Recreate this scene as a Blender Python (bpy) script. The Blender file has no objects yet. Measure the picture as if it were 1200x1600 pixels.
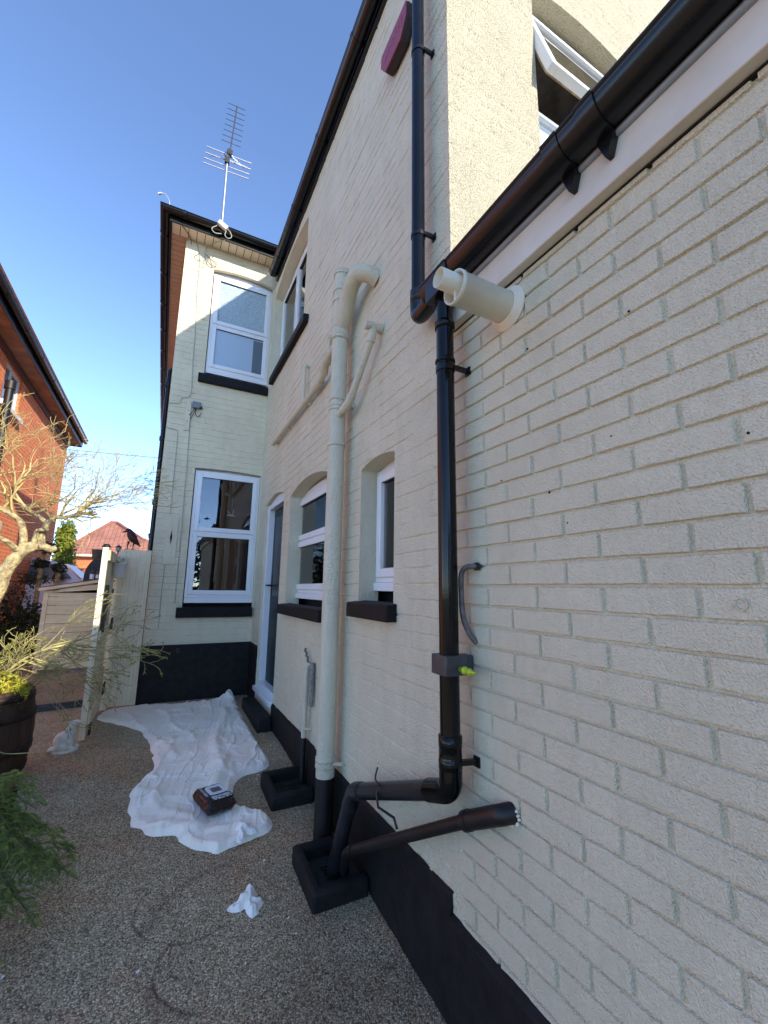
import bpy, bmesh, math, random
import numpy as np
from mathutils import Vector, Matrix
random.seed(7); RNG = np.random.RandomState(11)
sc = bpy.context.scene
# ------------------------------------------------------------------ camera
D, H = 1.06, 1.6
yaw, pitch, roll = math.radians(27.3), math.radians(10.22), math.radians(.77)
fw = Vector((math.sin(yaw)*math.cos(pitch), math.cos(yaw)*math.cos(pitch), math.sin(pitch)))
r0 = Vector((math.cos(yaw), -math.sin(yaw), 0)); u0 = r0.cross(fw)
rt = r0*math.cos(roll)+u0*math.sin(roll); up = rt.cross(fw)
cd = bpy.data.cameras.new('camera'); cam = bpy.data.objects.new('camera', cd); sc.collection.objects.link(cam)
M3 = Matrix((rt, up, -fw)).transposed()
cam.matrix_world = Matrix.Translation((-D, 0, H)) @ M3.to_4x4()
cd.sensor_fit = 'HORIZONTAL'; cd.sensor_width = 36; cd.lens = 663.5/1200*36; cd.clip_start = .02; cd.clip_end = 2000
sc.camera = cam
# ------------------------------------------------------------------ light
SUN = Vector((.837, -1.85, 1.0)).normalized()
w = bpy.data.worlds.new('World'); sc.world = w; w.use_nodes = True
nt = w.node_tree; bg = nt.nodes['Background']
sky = nt.nodes.new('ShaderNodeTexSky'); sky.sky_type = 'NISHITA'; sky.sun_disc = False
sky.sun_elevation = math.asin(SUN.z); sky.sun_rotation = math.atan2(SUN.x, SUN.y)
sky.altitude = 3000; sky.air_density = .8; sky.dust_density = .05; sky.ozone_density = 2.6
nt.links.new(sky.outputs[0], bg.inputs[0]); bg.inputs[1].default_value = .15
sl = bpy.data.lights.new('sun', 'SUN'); sl.energy = 2.0; sl.angle = math.radians(.5); sl.color = (1, .93, .80)
so = bpy.data.objects.new('sun', sl); sc.collection.objects.link(so)
so.rotation_euler = SUN.to_track_quat('Z', 'Y').to_euler(); so.location = (5, -10, 12)
vs = sc.view_settings; vs.view_transform = 'Standard'; vs.look = 'None'; vs.exposure = 1.84; vs.gamma = 1; vs.use_curve_mapping = False
sc.cycles.max_bounces = 8

# ------------------------------------------------------------------ helpers
def gz(Y):
    Y = np.asarray(Y, float)
    z = np.where(Y < 3.9, .083+.078*(Y-1.48), .272+.028*(Y-3.9))
    z = np.where(Y < -1, .083+.078*(-1-1.48), z); z = np.where(Y > 16, .272+.028*12.1, z)
    return z
def G(Y): return float(gz(Y))
def lerp(a, b, t): return a+(b-a)*t

def nodes(name):
    m = bpy.data.materials.new(name); m.use_nodes = True
    return m, m.node_tree, m.node_tree.nodes['Principled BSDF']
def addn(nt, t, **kw):
    n = nt.nodes.new(t)
    for k, v in kw.items(): setattr(n, k, v)
    return n
def ramp(nt, fac, stops):
    r = nt.nodes.new('ShaderNodeValToRGB'); e = r.color_ramp.elements
    while len(e) < len(stops): e.new(.5)
    for i, (p, c) in enumerate(stops):
        e[i].position = p; e[i].color = (*c, 1) if len(c) == 3 else c
    nt.links.new(fac, r.inputs[0]); return r.outputs[0]
def mixc(nt, fac, a, b, mode='MIX'):
    m = nt.nodes.new('ShaderNodeMix'); m.data_type = 'RGBA'; m.blend_type = mode
    for i, v in ((0, fac), (6, a), (7, b)):
        if hasattr(v, 'links'): nt.links.new(v, m.inputs[i])
        elif i == 0: m.inputs[0].default_value = v
        else: m.inputs[i].default_value = (*v, 1)
    return m.outputs[2]
def noise(nt, scale, detail=3, rough=.5, stretch=None, dist=0):
    tc = nt.nodes.new('ShaderNodeTexCoord'); o = tc.outputs['Object']
    if stretch:
        mp = nt.nodes.new('ShaderNodeMapping'); mp.inputs['Scale'].default_value = stretch
        nt.links.new(o, mp.inputs[0]); o = mp.outputs[0]
    n = nt.nodes.new('ShaderNodeTexNoise'); n.inputs['Scale'].default_value = scale
    n.inputs['Detail'].default_value = detail; n.inputs['Roughness'].default_value = rough
    n.inputs['Distortion'].default_value = dist
    nt.links.new(o, n.inputs['Vector']); return n.outputs['Fac']
def bump(nt, bsdf, h, strength, dist=.002):
    b = nt.nodes.new('ShaderNodeBump'); b.inputs['Strength'].default_value = strength; b.inputs['Distance'].default_value = dist
    nt.links.new(h, b.inputs['Height'])
    prev = bsdf.inputs['Normal'].links
    if prev: nt.links.new(prev[0].from_socket, b.inputs['Normal'])
    nt.links.new(b.outputs[0], bsdf.inputs['Normal'])
def mat(name, col, rough=.5, metal=0, var=.12, vscale=6, bscale=0, bstr=.3, bdist=.001, spec=.5, stretch=None, col2=None, coat=0):
    m, nt, b = nodes(name)
    b.inputs['Roughness'].default_value = rough; b.inputs['Metallic'].default_value = metal
    b.inputs['Specular IOR Level'].default_value = spec; b.inputs['Coat Weight'].default_value = coat
    c2 = col2 or tuple(c*(1-var*2) for c in col); c1 = tuple(min(1, c*(1+var*.5)) for c in col) if not col2 else col
    nt.links.new(ramp(nt, noise(nt, vscale, 4, .6, stretch), [(.3, c2), (.7, c1)]), b.inputs['Base Color'])
    if bscale: bump(nt, b, noise(nt, bscale, 3, .6, stretch), bstr, bdist)
    return m

# --- value noise for geometry
def vnoise(x, y, seed=0):
    rs = np.random.RandomState(seed); T = rs.rand(64, 64)
    xi = np.floor(x).astype(int); yi = np.floor(y).astype(int); fx = x-xi; fy = y-yi
    fx = fx*fx*(3-2*fx); fy = fy*fy*(3-2*fy)
    a = T[xi % 64, yi % 64]; b = T[(xi+1) % 64, yi % 64]; c = T[xi % 64, (yi+1) % 64]; d = T[(xi+1) % 64, (yi+1) % 64]
    return (a*(1-fx)+b*fx)*(1-fy)+(c*(1-fx)+d*fx)*fy
def fbm(x, y, seed=0, o=3):
    s = 0; a = 1; t = 0
    for i in range(o): s = s+a*vnoise(x*2**i, y*2**i, seed+i); t += a; a *= .5
    return s/t
def sstep(a, b, x):
    t = np.clip((x-a)/(b-a), 0, 1); return t*t*(3-2*t)

def wloc(o):
    v = Vector(o.location)
    while o.parent: o = o.parent; v += Vector(o.location)
    return v
class MB:
    def __init__(s): s.v = []; s.f = []; s.sm = []
    def add(s, vs, fs, smooth=False):
        n = len(s.v); s.v += [tuple(p) for p in vs]; s.f += [tuple(i+n for i in f) for f in fs]; s.sm += [smooth]*len(fs); return s
    def box(s, a, b):
        (x0, y0, z0), (x1, y1, z1) = a, b
        return s.add([(x0,y0,z0),(x1,y0,z0),(x1,y1,z0),(x0,y1,z0),(x0,y0,z1),(x1,y0,z1),(x1,y1,z1),(x0,y1,z1)],
              [(0,3,2,1),(4,5,6,7),(0,1,5,4),(1,2,6,5),(2,3,7,6),(3,0,4,7)])
    def obox(s, p0, p1, w, h, upv=(0,0,1)):
        p0 = Vector(p0); p1 = Vector(p1); d = (p1-p0).normalized(); u = Vector(upv)
        sx = d.cross(u)
        if sx.length < 1e-4: sx = d.cross(Vector((1,0,0)))
        sx.normalize(); sy = sx.cross(d); vs = []
        for p in (p0, p1):
            for a, b in ((-1,-1),(1,-1),(1,1),(-1,1)): vs.append(p+sx*a*w/2+sy*b*h/2)
        return s.add(vs, [(0,1,2,3),(7,6,5,4),(0,4,5,1),(1,5,6,2),(2,6,7,3),(3,7,4,0)])
    def tube(s, pts, r, n=16, caps=True, smooth=True, arc=None):
        pts = [Vector(p) for p in pts]; rs = r if isinstance(r, (list, tuple)) else [r]*len(pts)
        vs = []; ref = None
        for i, p in enumerate(pts):
            d = (pts[min(i+1, len(pts)-1)]-pts[max(i-1, 0)]).normalized()
            if ref is None:
                ref = d.cross(Vector((.3, .2, 1)) if abs(d.z) < .9 else Vector((0, 1, 0))).normalized()
            ref = (ref-d*ref.dot(d)).normalized(); b = d.cross(ref)
            for k in range(n):
                a = 2*math.pi*k/n; vs.append(p+(ref*math.cos(a)+b*math.sin(a))*rs[i])
        fs = []
        for i in range(len(pts)-1):
            for k in range(n):
                fs.append((i*n+k, i*n+(k+1) % n, (i+1)*n+(k+1) % n, (i+1)*n+k))
        s.add(vs, fs, smooth)
        if caps:
            s.add([vs[k] for k in range(n)], [tuple(range(n-1, -1, -1))]); s.add([vs[-n+k] for k in range(n)], [tuple(range(n))])
        return s
    def cyl(s, a, b, r, r2=None, n=20, caps=True): return s.tube([a, b], [r, r if r2 is None else r2], n, caps)
    def lathe(s, prof, c, n=28, axis='z', smooth=True):
        vs = []
        for r, h in prof:
            for k in range(n):
                a = 2*math.pi*k/n
                q = (r*math.cos(a), r*math.sin(a), h)
                if axis == 'x': q = (h, q[0], q[1])
                vs.append((c[0]+q[0], c[1]+q[1], c[2]+q[2]))
        fs = []
        for i in range(len(prof)-1):
            for k in range(n): fs.append((i*n+k, i*n+(k+1) % n, (i+1)*n+(k+1) % n, (i+1)*n+k))
        return s.add(vs, fs, smooth)
    def prism(s, poly, mapf, t0, t1):
        n = len(poly); vs = [mapf(u, v, t0) for u, v in poly]+[mapf(u, v, t1) for u, v in poly]
        return s.add(vs, [tuple(range(n-1, -1, -1)), tuple(range(n, 2*n))]+[(i, (i+1) % n, n+(i+1) % n, n+i) for i in range(n)])
    def build(s, name, m, parent=None, bevel=0, recalc=True, sharp=35):
        me = bpy.data.meshes.new(name); off = wloc(parent) if parent else Vector((0,0,0))
        me.from_pydata([(p[0]-off.x, p[1]-off.y, p[2]-off.z) for p in s.v], [], s.f)
        me.polygons.foreach_set('use_smooth', s.sm); me.materials.append(m)
        if recalc:
            bm = bmesh.new(); bm.from_mesh(me); bmesh.ops.recalc_face_normals(bm, faces=bm.faces); bm.to_mesh(me); bm.free()
        me.update()
        o = bpy.data.objects.new(name, me); sc.collection.objects.link(o)
        if parent: o.parent = parent
        if bevel:
            b = o.modifiers.new('b', 'BEVEL'); b.width = bevel; b.segments = 3 if bevel > .01 else 2; b.limit_method = 'ANGLE'; b.angle_limit = .7
            b.harden_normals = False
            me.polygons.foreach_set('use_smooth', [True]*len(me.polygons)); me.set_sharp_from_angle(angle=math.radians(50))
        return o
def tag(o, label=None, cat=None, group=None, kind=None):
    if label: o['label'] = label
    if cat: o['category'] = cat
    if group: o['group'] = group
    if kind: o['kind'] = kind
    return o
def thing(name, loc, label, cat, group=None):
    o = bpy.data.objects.new(name, None); o.location = loc; o.empty_display_size = .1; sc.collection.objects.link(o)
    return tag(o, label, cat, group)
def npmesh(name, V, F, m, parent=None, smooth=True):
    me = bpy.data.meshes.new(name); off = np.array(wloc(parent)) if parent else np.zeros(3)
    V = np.asarray(V, np.float32)-off.astype(np.float32); F = np.asarray(F, np.int32)
    me.vertices.add(len(V)); me.vertices.foreach_set('co', V.ravel())
    me.loops.add(F.size); me.loops.foreach_set('vertex_index', F.ravel())
    me.polygons.add(len(F)); k = F.shape[1]
    me.polygons.foreach_set('loop_start', np.arange(len(F), dtype=np.int32)*k)
    me.update(calc_edges=True); me.validate()
    me.polygons.foreach_set('use_smooth', np.full(len(F), smooth)); me.materials.append(m); me.update()
    o = bpy.data.objects.new(name, me); sc.collection.objects.link(o)
    if parent: o.parent = parent
    return o
def arcpts(c, r, a0, a1, n, e1, e2):
    c = Vector(c); e1 = Vector(e1); e2 = Vector(e2)
    return [c+e1*r*math.cos(lerp(a0, a1, i/n))+e2*r*math.sin(lerp(a0, a1, i/n)) for i in range(n+1)]
def smoothpath(pts, n=6):
    P = [Vector(p) for p in pts]; P = [P[0]*2-P[1]]+P+[P[-1]*2-P[-2]]; out = []
    for i in range(1, len(P)-2):
        for k in range(n):
            t = k/n; a, b, c, d = P[i-1:i+3]
            out.append(.5*((2*b)+(c-a)*t+(2*a-5*b+4*c-d)*t*t+(3*b-a-3*c+d)*t**3))
    out.append(P[-2]); return out
def bendpath(pts, r, n=5):
    """polyline with rounded elbows of radius r"""
    P = [Vector(p) for p in pts]; out = [P[0]]
    for i in range(1, len(P)-1):
        a = (P[i-1]-P[i]); b = (P[i+1]-P[i]); k = min(r, a.length*.45, b.length*.45); a.normalize(); b.normalize()
        s, e = P[i]+a*k, P[i]+b*k
        for j in range(n+1):
            t = j/n; out.append(s*(1-t)**2+P[i]*2*t*(1-t)+e*t*t)
    out.append(P[-1]); return out

# ------------------------------------------------------------------ materials
def wall_paint(name, col, fine=260, fstr=.55, coarse=60, cstr=.25, dirt=.10, fd=.0022):
    m, nt, b = nodes(name); b.inputs['Roughness'].default_value = .62; b.inputs['Specular IOR Level'].default_value = .35
    c = col
    base = ramp(nt, noise(nt, 2.2, 5, .6), [(.3, tuple(x*.93 for x in c)), (.7, tuple(min(1, x*1.04) for x in c))])
    d = ramp(nt, noise(nt, 38, 6, .75), [(.27, (.45,.42,.36)), (.36, (1,1,1))])
    d2 = ramp(nt, noise(nt, 9, 6, .8, (1, 1, .35)), [(.36, (.84,.83,.80)), (.55, (1,1,1))])
    x = mixc(nt, dirt*4, base, mixc(nt, 1.0, base, d, 'MULTIPLY')); x = mixc(nt, dirt*4, x, mixc(nt, 1.0, x, d2, 'MULTIPLY'))
    nt.links.new(x, b.inputs['Base Color'])
    bump(nt, b, noise(nt, coarse, 3, .55), cstr, .004); bump(nt, b, noise(nt, fine, 2, .5), fstr, fd)
    return m
CREAM = (.76, .69, .505)
M = {}
M['ext'] = wall_paint('painted_new_brick', CREAM, 210, 1.0, 60, .4, .10, .009)
M['old'] = wall_paint('painted_old_brick', (.735,.67,.495), 125, 1.0, 40, .8, .12, .012)
M['end'] = wall_paint('painted_end_brick', (.735,.655,.465), 110, .8, 40, .6, .10, .006)
M['rear'] = wall_paint('painted_roughcast_dimmed', (.50,.43,.285), 110, 1.0, 60, .8, .08, .012)  # same cream paint, darkened so the sunlit face does not wash out
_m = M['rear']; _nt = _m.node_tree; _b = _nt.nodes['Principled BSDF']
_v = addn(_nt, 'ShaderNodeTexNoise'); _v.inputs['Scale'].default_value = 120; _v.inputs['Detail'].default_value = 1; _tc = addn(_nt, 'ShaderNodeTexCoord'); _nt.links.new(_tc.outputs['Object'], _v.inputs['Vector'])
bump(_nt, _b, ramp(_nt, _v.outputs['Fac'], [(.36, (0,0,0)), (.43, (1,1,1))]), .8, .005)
M['plinth'] = mat('black_masonry_paint', (.008,.0075,.008), .6, var=.3, vscale=16, col2=(.018,.0165,.016), bscale=90, bstr=.5, bdist=.003, spec=.22)
M['sill'] = mat('black_sill_paint', (.011,.0095,.0105), .65, var=.2, bscale=150, bstr=.3, bdist=.001, spec=.22)
M['gut'] = mat('black_gutter_plastic', (.007,.007,.008), .25, var=.4, vscale=9, bscale=30, bstr=.08, bdist=.002, col2=(.010,.010,.011), spec=.35)
M['pipe'] = mat('black_pipe_plastic', (.005,.005,.0055), .10, var=.3, vscale=8, bscale=18, bstr=.12, bdist=.003, spec=.3)
M['mpipe'] = mat('matt_black_pipe', (.010,.009,.009), .5, var=.4, vscale=14, bscale=60, bstr=.3, bdist=.001)
M['opipe'] = mat('scuffed_black_pipe', (.007,.007,.008), .30, var=.1, vscale=26, bscale=50, bstr=.5, bdist=.002, col2=(.018,.020,.026), stretch=(1,1,.25))
M['spipe'] = wall_paint('painted_pipe', (.66,.605,.455), 120, 1.0, 45, .5, .10, .009)
M['upvc'] = mat('white_plastic_frame', (.80,.80,.80), .25, var=.02, vscale=3, bscale=0)
M['upvcw'] = mat('aged_white_board', (.70,.65,.55), .5, var=.06, vscale=8, bscale=12, bstr=.1, col2=(.60,.55,.46))
M['soffc'] = mat('cream_soffit_board', (.80,.68,.54), .5, var=.05, vscale=5)
M['soffb'] = mat('brown_soffit_board', (.58,.37,.27), .5, var=.08, vscale=5)
M['fasc'] = mat('black_fascia', (.010,.009,.009), .35, var=.3, vscale=5)
M['grey'] = mat('grey_plastic', (.18,.19,.20), .45, var=.1)
M['dgrey'] = mat('dark_grey_plastic', (.06,.06,.065), .4, var=.2, vscale=20, bscale=40, bstr=.2)
M['cable'] = mat('black_cable', (.02,.02,.02), .5)
M['ccable'] = mat('painted_cable', (.40,.41,.34), .6, var=.1)
M['alu'] = mat('aluminium', (.55,.55,.56), .35, .9, var=.08, vscale=20)
M['dmetal'] = mat('dark_metal', (.035,.033,.035), .45, .4)
M['tile'] = mat('clay_tile', (.34,.13,.08), .75, var=.2, vscale=7, bscale=60)
M['flue'] = mat('flue_paint', (.72,.67,.52), .4, var=.05, vscale=7, bscale=120, bstr=.15)
M['rubber'] = mat('flue_flange', (.84,.74,.58), .55, var=.05, vscale=9, bscale=80, bstr=.2)
M['yellow'] = mat('yellow_green_plastic', (.50,.62,.03), .35, var=.05)
M['dark'] = mat('dark_room', (.012,.011,.010), .9)
M['curtain'] = mat('grey_curtain', (.30,.30,.27), .9, var=.1)
M['blind'] = mat('white_blind', (.75,.75,.72), .8, var=.02)
M['red'] = mat('alarm_red', (.30,.045,.085), .45, var=.12, vscale=40)
M['door'] = mat('dark_teal_door', (.006,.020,.026), .45, var=.1, spec=.25)
M['dglass'] = mat('dark_door_glass', (.008,.014,.018), .3, var=.1, spec=.3)
def glass(name, rough=.01, tint=(1,1,1), base=.03):
    m, nt, b = nodes(name); out = nt.nodes['Material Output']
    t = nt.nodes.new('ShaderNodeBsdfTransparent'); t.inputs[0].default_value = (*[.82*x for x in tint], 1)
    g = nt.nodes.new('ShaderNodeBsdfGlossy'); g.inputs['Roughness'].default_value = rough
    f = nt.nodes.new('ShaderNodeFresnel'); f.inputs[0].default_value = 1.55
    mt = nt.nodes.new('ShaderNodeMath'); mt.operation = 'MULTIPLY_ADD'; mt.inputs[1].default_value = 1.3; mt.inputs[2].default_value = base; mt.use_clamp = True
    nt.links.new(f.outputs[0], mt.inputs[0])
    bp = nt.nodes.new('ShaderNodeBump'); bp.inputs['Strength'].default_value = .04; bp.inputs['Distance'].default_value = .01
    nt.links.new(noise(nt, 3, 1), bp.inputs['Height']); nt.links.new(bp.outputs[0], g.inputs['Normal'])
    mx = nt.nodes.new('ShaderNodeMixShader'); nt.links.new(mt.outputs[0], mx.inputs[0]); nt.links.new(t.outputs[0], mx.inputs[1]); nt.links.new(g.outputs[0], mx.inputs[2])
    nt.links.new(mx.outputs[0], out.inputs[0]); return m
M['glass'] = glass('window_glass')
def frosted(name, col, rough, bs, bst):
    m, nt, b = nodes(name); b.inputs['Base Color'].default_value = (*col, 1); b.inputs['Roughness'].default_value = rough
    if bs:
        tc = addn(nt, 'ShaderNodeTexCoord'); v = addn(nt, 'ShaderNodeTexVoronoi'); v.inputs['Scale'].default_value = bs
        nt.links.new(tc.outputs['Object'], v.inputs['Vector']); bump(nt, b, v.outputs['Distance'], bst, .006)
        nt.links.new(ramp(nt, v.outputs['Distance'], [(.1, tuple(c*.45 for c in col)), (.5, tuple(min(1, c*1.35) for c in col))]), b.inputs['Base Color'])
    return m
M['frost1'] = frosted('textured_glass', (.30,.38,.41), .12, 95, .8)
M['frost2'] = frosted('frosted_glass', (.40,.50,.60), .3, 0, 0)
M['frost2d'] = frosted('frosted_glass_dark', (.12,.16,.19), .2, 0, 0)

def brickmat(name, c1, c2, mortar, plane='yz', scale=1.0):
    m, nt, b = nodes(name); b.inputs['Roughness'].default_value = .85
    tc = addn(nt, 'ShaderNodeTexCoord'); sp = addn(nt, 'ShaderNodeSeparateXYZ'); cb = addn(nt, 'ShaderNodeCombineXYZ')
    nt.links.new(tc.outputs['Object'], sp.inputs[0]); nt.links.new(sp.outputs['Y' if plane == 'yz' else 'X'], cb.inputs[0]); nt.links.new(sp.outputs['Z'], cb.inputs[1])
    br = addn(nt, 'ShaderNodeTexBrick'); br.inputs['Scale'].default_value = scale; br.inputs['Brick Width'].default_value = .225; br.inputs['Row Height'].default_value = .075
    br.inputs['Mortar Size'].default_value = .006; br.inputs['Mortar Smooth'].default_value = .3; br.inputs['Bias'].default_value = 0
    br.inputs['Color1'].default_value = (*c1, 1); br.inputs['Color2'].default_value = (*c2, 1); br.inputs['Mortar'].default_value = (*mortar, 1)
    nt.links.new(cb.outputs[0], br.inputs['Vector'])
    v = ramp(nt, noise(nt, 9, 4), [(.3, (.78,.76,.75)), (.7, (1.0,1.0,1.0))])
    nt.links.new(mixc(nt, 1, br.outputs['Color'], v, 'MULTIPLY'), b.inputs['Base Color'])
    inv = addn(nt, 'ShaderNodeMath', operation='SUBTRACT'); inv.inputs[0].default_value = 1; nt.links.new(br.outputs['Fac'], inv.inputs[1])
    bump(nt, b, inv.outputs[0], .6, .006); bump(nt, b, noise(nt, 120, 3), .4, .003)
    return m
M['redbrick'] = brickmat('red_brick', (.76,.185,.045), (.62,.145,.036), (.68,.42,.25))
def woodmat(name, c1, c2, axis=(1,1,.06), sc_=30, rough=.7, bst=.4):
    m, nt, b = nodes(name); b.inputs['Roughness'].default_value = rough; b.inputs['Specular IOR Level'].default_value = .25
    n1 = noise(nt, sc_, 5, .65, axis, .6); n2 = noise(nt, 3.0, 4, .6)
    x = ramp(nt, n1, [(.32, c2), (.62, c1)])
    x = mixc(nt, .5, x, mixc(nt, 1, x, ramp(nt, n2, [(.35, (.62,.60,.56)), (.65, (1.05,1.05,1.05))]), 'MULTIPLY'))
    nt.links.new(x, b.inputs['Base Color']); bump(nt, b, n1, bst, .002)
    return m
M['gate'] = woodmat('cream_painted_boards', (.92,.80,.56), (.78,.66,.45), (1,1,.05), 40)
M['shed'] = woodmat('pale_softwood', (.88,.70,.42), (.68,.51,.28), (.06,1,1), 26)
M['barrelw'] = woodmat('dark_oak_staves', (.075,.040,.025), (.028,.016,.012), (1,1,.08), 40, .6)
M['hoop'] = mat('rusty_hoop', (.055,.030,.022), .6, .5, var=.3, vscale=30)
M['potmat'] = woodmat('brown_pot_side', (.060,.026,.016), (.025,.013,.01), (1,1,.1), 50, .6)
M['brownfence'] = woodmat('brown_fence', (.30,.13,.07), (.18,.08,.045), (1,1,.05), 30)
M['kerb'] = woodmat('dark_timber_edging', (.075,.075,.078), (.035,.035,.038), (.05,1,1), 30)

# ------------------------------------------------------------------ ground
def ground_mat():
    m, nt, b = nodes('resin_gravel'); b.inputs['Roughness'].default_value = .7; b.inputs['Specular IOR Level'].default_value = .35
    tc = addn(nt, 'ShaderNodeTexCoord'); O = tc.outputs['Object']
    nz = addn(nt, 'ShaderNodeTexNoise'); nz.inputs['Scale'].default_value = 60; nt.links.new(O, nz.inputs['Vector'])
    vm = addn(nt, 'ShaderNodeVectorMath', operation='MULTIPLY_ADD'); vm.inputs[1].default_value = (.006,)*3
    nt.links.new(nz.outputs['Color'], vm.inputs[0]); nt.links.new(O, vm.inputs[2])
    v = addn(nt, 'ShaderNodeTexVoronoi'); v.inputs['Scale'].default_value = 175; nt.links.new(vm.outputs[0], v.inputs['Vector'])
    sp = addn(nt, 'ShaderNodeSeparateXYZ'); nt.links.new(v.outputs['Color'], sp.inputs[0])
    x = ramp(nt, sp.outputs[0], [(0, (.15,.108,.058)), (.3, (.36,.28,.165)), (.55, (.45,.36,.22)), (.8, (.55,.45,.29)), (1, (.80,.69,.48))])
    cr = ramp(nt, v.outputs['Distance'], [(.38, (1,1,1)), (.80, (.40,.36,.32))]); x = mixc(nt, 1, x, cr, 'MULTIPLY')
    big = ramp(nt, noise(nt, 1.3, 6, .65), [(.35, (.72,.68,.66)), (.62, (1.12,1.10,1.08))]); x = mixc(nt, 1, x, big, 'MULTIPLY')
    red = ramp(nt, noise(nt, 2.4, 5, .7, dist=.8), [(.52, (1,1,1)), (.70, (1.12,.80,.70))]); x = mixc(nt, .8, x, mixc(nt, 1, x, red, 'MULTIPLY'))
    # ring-shaped rusty stains left by a pot foot
    P = addn(nt, 'ShaderNodeSeparateXYZ'); dn = addn(nt, 'ShaderNodeVectorMath', operation='MULTIPLY_ADD')
    n2 = addn(nt, 'ShaderNodeTexNoise'); n2.inputs['Scale'].default_value = 5; n2.inputs['Detail'].default_value = 4; nt.links.new(O, n2.inputs['Vector'])
    dn.inputs[1].default_value = (.05,.05,0); nt.links.new(n2.outputs['Color'], dn.inputs[0]); nt.links.new(O, dn.inputs[2]); nt.links.new(dn.outputs[0], P.inputs[0])
    def mth(op, a, b2=None, c=None):
        n = addn(nt, 'ShaderNodeMath', operation=op)
        for i, q in enumerate((a, b2, c)):
            if q is None: continue
            if hasattr(q, 'links'): nt.links.new(q, n.inputs[i])
            else: n.inputs[i].default_value = q
        return n.outputs[0]
    brk = ramp(nt, noise(nt, 7, 4, .7), [(.40, (0,0,0)), (.60, (1,1,1))])
    for (cx, cy, r, wd, ang, st) in ((-.80, 2.42, .225, .009, 3.9, .85), (-.755, 2.08, .195, .011, 3.3, .75), (-.745, 2.14, .155, .008, 3.3, .6), (-.60, 2.20, .40, .035, 2.9, .35), (-.66, 2.02, .30, .03, 4.4, .35)):
        dx = mth('SUBTRACT', P.outputs[0], cx+.025); dy = mth('SUBTRACT', P.outputs[1], cy+.025)
        rr = mth('SQRT', mth('ADD', mth('MULTIPLY', dx, dx), mth('MULTIPLY', dy, dy)))
        ring = mth('SUBTRACT', 1, mth('MINIMUM', mth('DIVIDE', mth('ABSOLUTE', mth('SUBTRACT', rr, r)), wd), 1)); ring = mth('MAXIMUM', ring, 0)
        a = mth('COSINE', mth('SUBTRACT', mth('ARCTAN2', dy, dx), ang-2*math.pi)); gate = mth('MINIMUM', mth('MAXIMUM', mth('MULTIPLY_ADD', a, 3, -.2), 0), 1)
        k = mth('MULTIPLY', mth('MULTIPLY', ring, gate), st); k = mth('MULTIPLY', k, mth('MULTIPLY_ADD', brk, .6, .4))
        x = mixc(nt, k, x, (.07,.028,.020))
    nt.links.new(x, b.inputs['Base Color'])
    inv = mth('SUBTRACT', 1, v.outputs['Distance']); bump(nt, b, inv, .6, .003)
    return m
xs = np.unique(np.concatenate([np.linspace(-3, 1, 9), [-300, -120, -60, -30, -15, -8, 8, 20, 60, 120, 300]]))
ys = np.unique(np.concatenate([np.linspace(-1, 3.9, 25), np.linspace(3.9, 16, 40), [-300, -100, -30, -10, -4, 30, 60, 120, 300]]))
Xg, Yg = np.meshgrid(xs, ys, indexing='ij'); Vg = np.stack([Xg, Yg, gz(Yg)], -1).reshape(-1, 3)
ii, jj = np.meshgrid(np.arange(len(xs)-1), np.arange(len(ys)-1), indexing='ij'); k = (ii*len(ys)+jj).ravel()
g = npmesh('ground', Vg, np.stack([k, k+len(ys), k+len(ys)+1, k+1], 1), ground_mat()); tag(g, 'brown resin bound gravel ground rising gently past the house', None, None, 'structure')

# ------------------------------------------------------------------ house walls
def axis_samples(a, b, step, exact=()):
    pts = sorted(set([a, b]+[e for e in exact if a < e < b])); out = [pts[0]]
    for p, q in zip(pts[:-1], pts[1:]):
        n = max(1, int(round((q-p)/step))); out += [p+(q-p)*i/n for i in range(1, n+1)]
    return np.array(out)
def brick_height(U, Z, ch, L, mort, depth, z0, u0, seed, wob=.002, soft=.006, bj=.0012, miss=0, vj=1.0, rjit=.02):
    Zw = Z+wob*(fbm(U*3, Z*3, seed)-.5)*2+wob*.8*(fbm(U*22, Z*22, seed+5, 2)-.5)*2
    row = np.floor((Zw-z0)/ch); fz = (Zw-z0)-row*ch
    rs = np.random.RandomState(seed); rj = (rs.rand(512)-.5)
    off = (row.astype(int) % 2)*.5*L+rj[(row.astype(int)) % 512]*rjit
    Uw = U+wob*(fbm(U*4+9, Z*4, seed+3)-.5)*2-u0+off
    col = np.floor(Uw/L); fu = Uw-col*L
    jit = rs.rand(4096); idx = (row.astype(int)*37+col.astype(int)*101) % 4096
    bh = (jit[idx]-.5)*2*bj
    dz = np.minimum(fz, ch-fz); du = np.minimum(fu, L-fu); d = np.minimum(dz-mort/2, du-mort*vj/2)
    m = sstep(-soft*.3, soft, d)
    if miss: m = 1-(1-m)*sstep(miss-.12, miss+.12, fbm(U*6, Z*9, seed+8, 3))
    return -depth*(1-m)+bh*m
def course_rows(a, b, ch, z0, exact, ds=(-.0115, -.008, -.0055, -.0035, -.0012, .0012, .0035, .0055, .008, .0115), mid=4):
    out = set([a, b]); k0 = int((a-z0)/ch)-1
    for k in range(k0, int((b-z0)/ch)+2):
        c = z0+k*ch; out |= set(c+d for d in ds) | set(c+ds[-1]+(ch-2*ds[-1])*j/mid for j in range(1, mid))
    out = sorted(z for z in out if a <= z <= b); ex_ = [e for e in exact if a < e < b]
    out = [z for z in out if all(abs(z-e) > .0012 for e in ex_)]+ex_
    return np.array(sorted(out))
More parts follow.
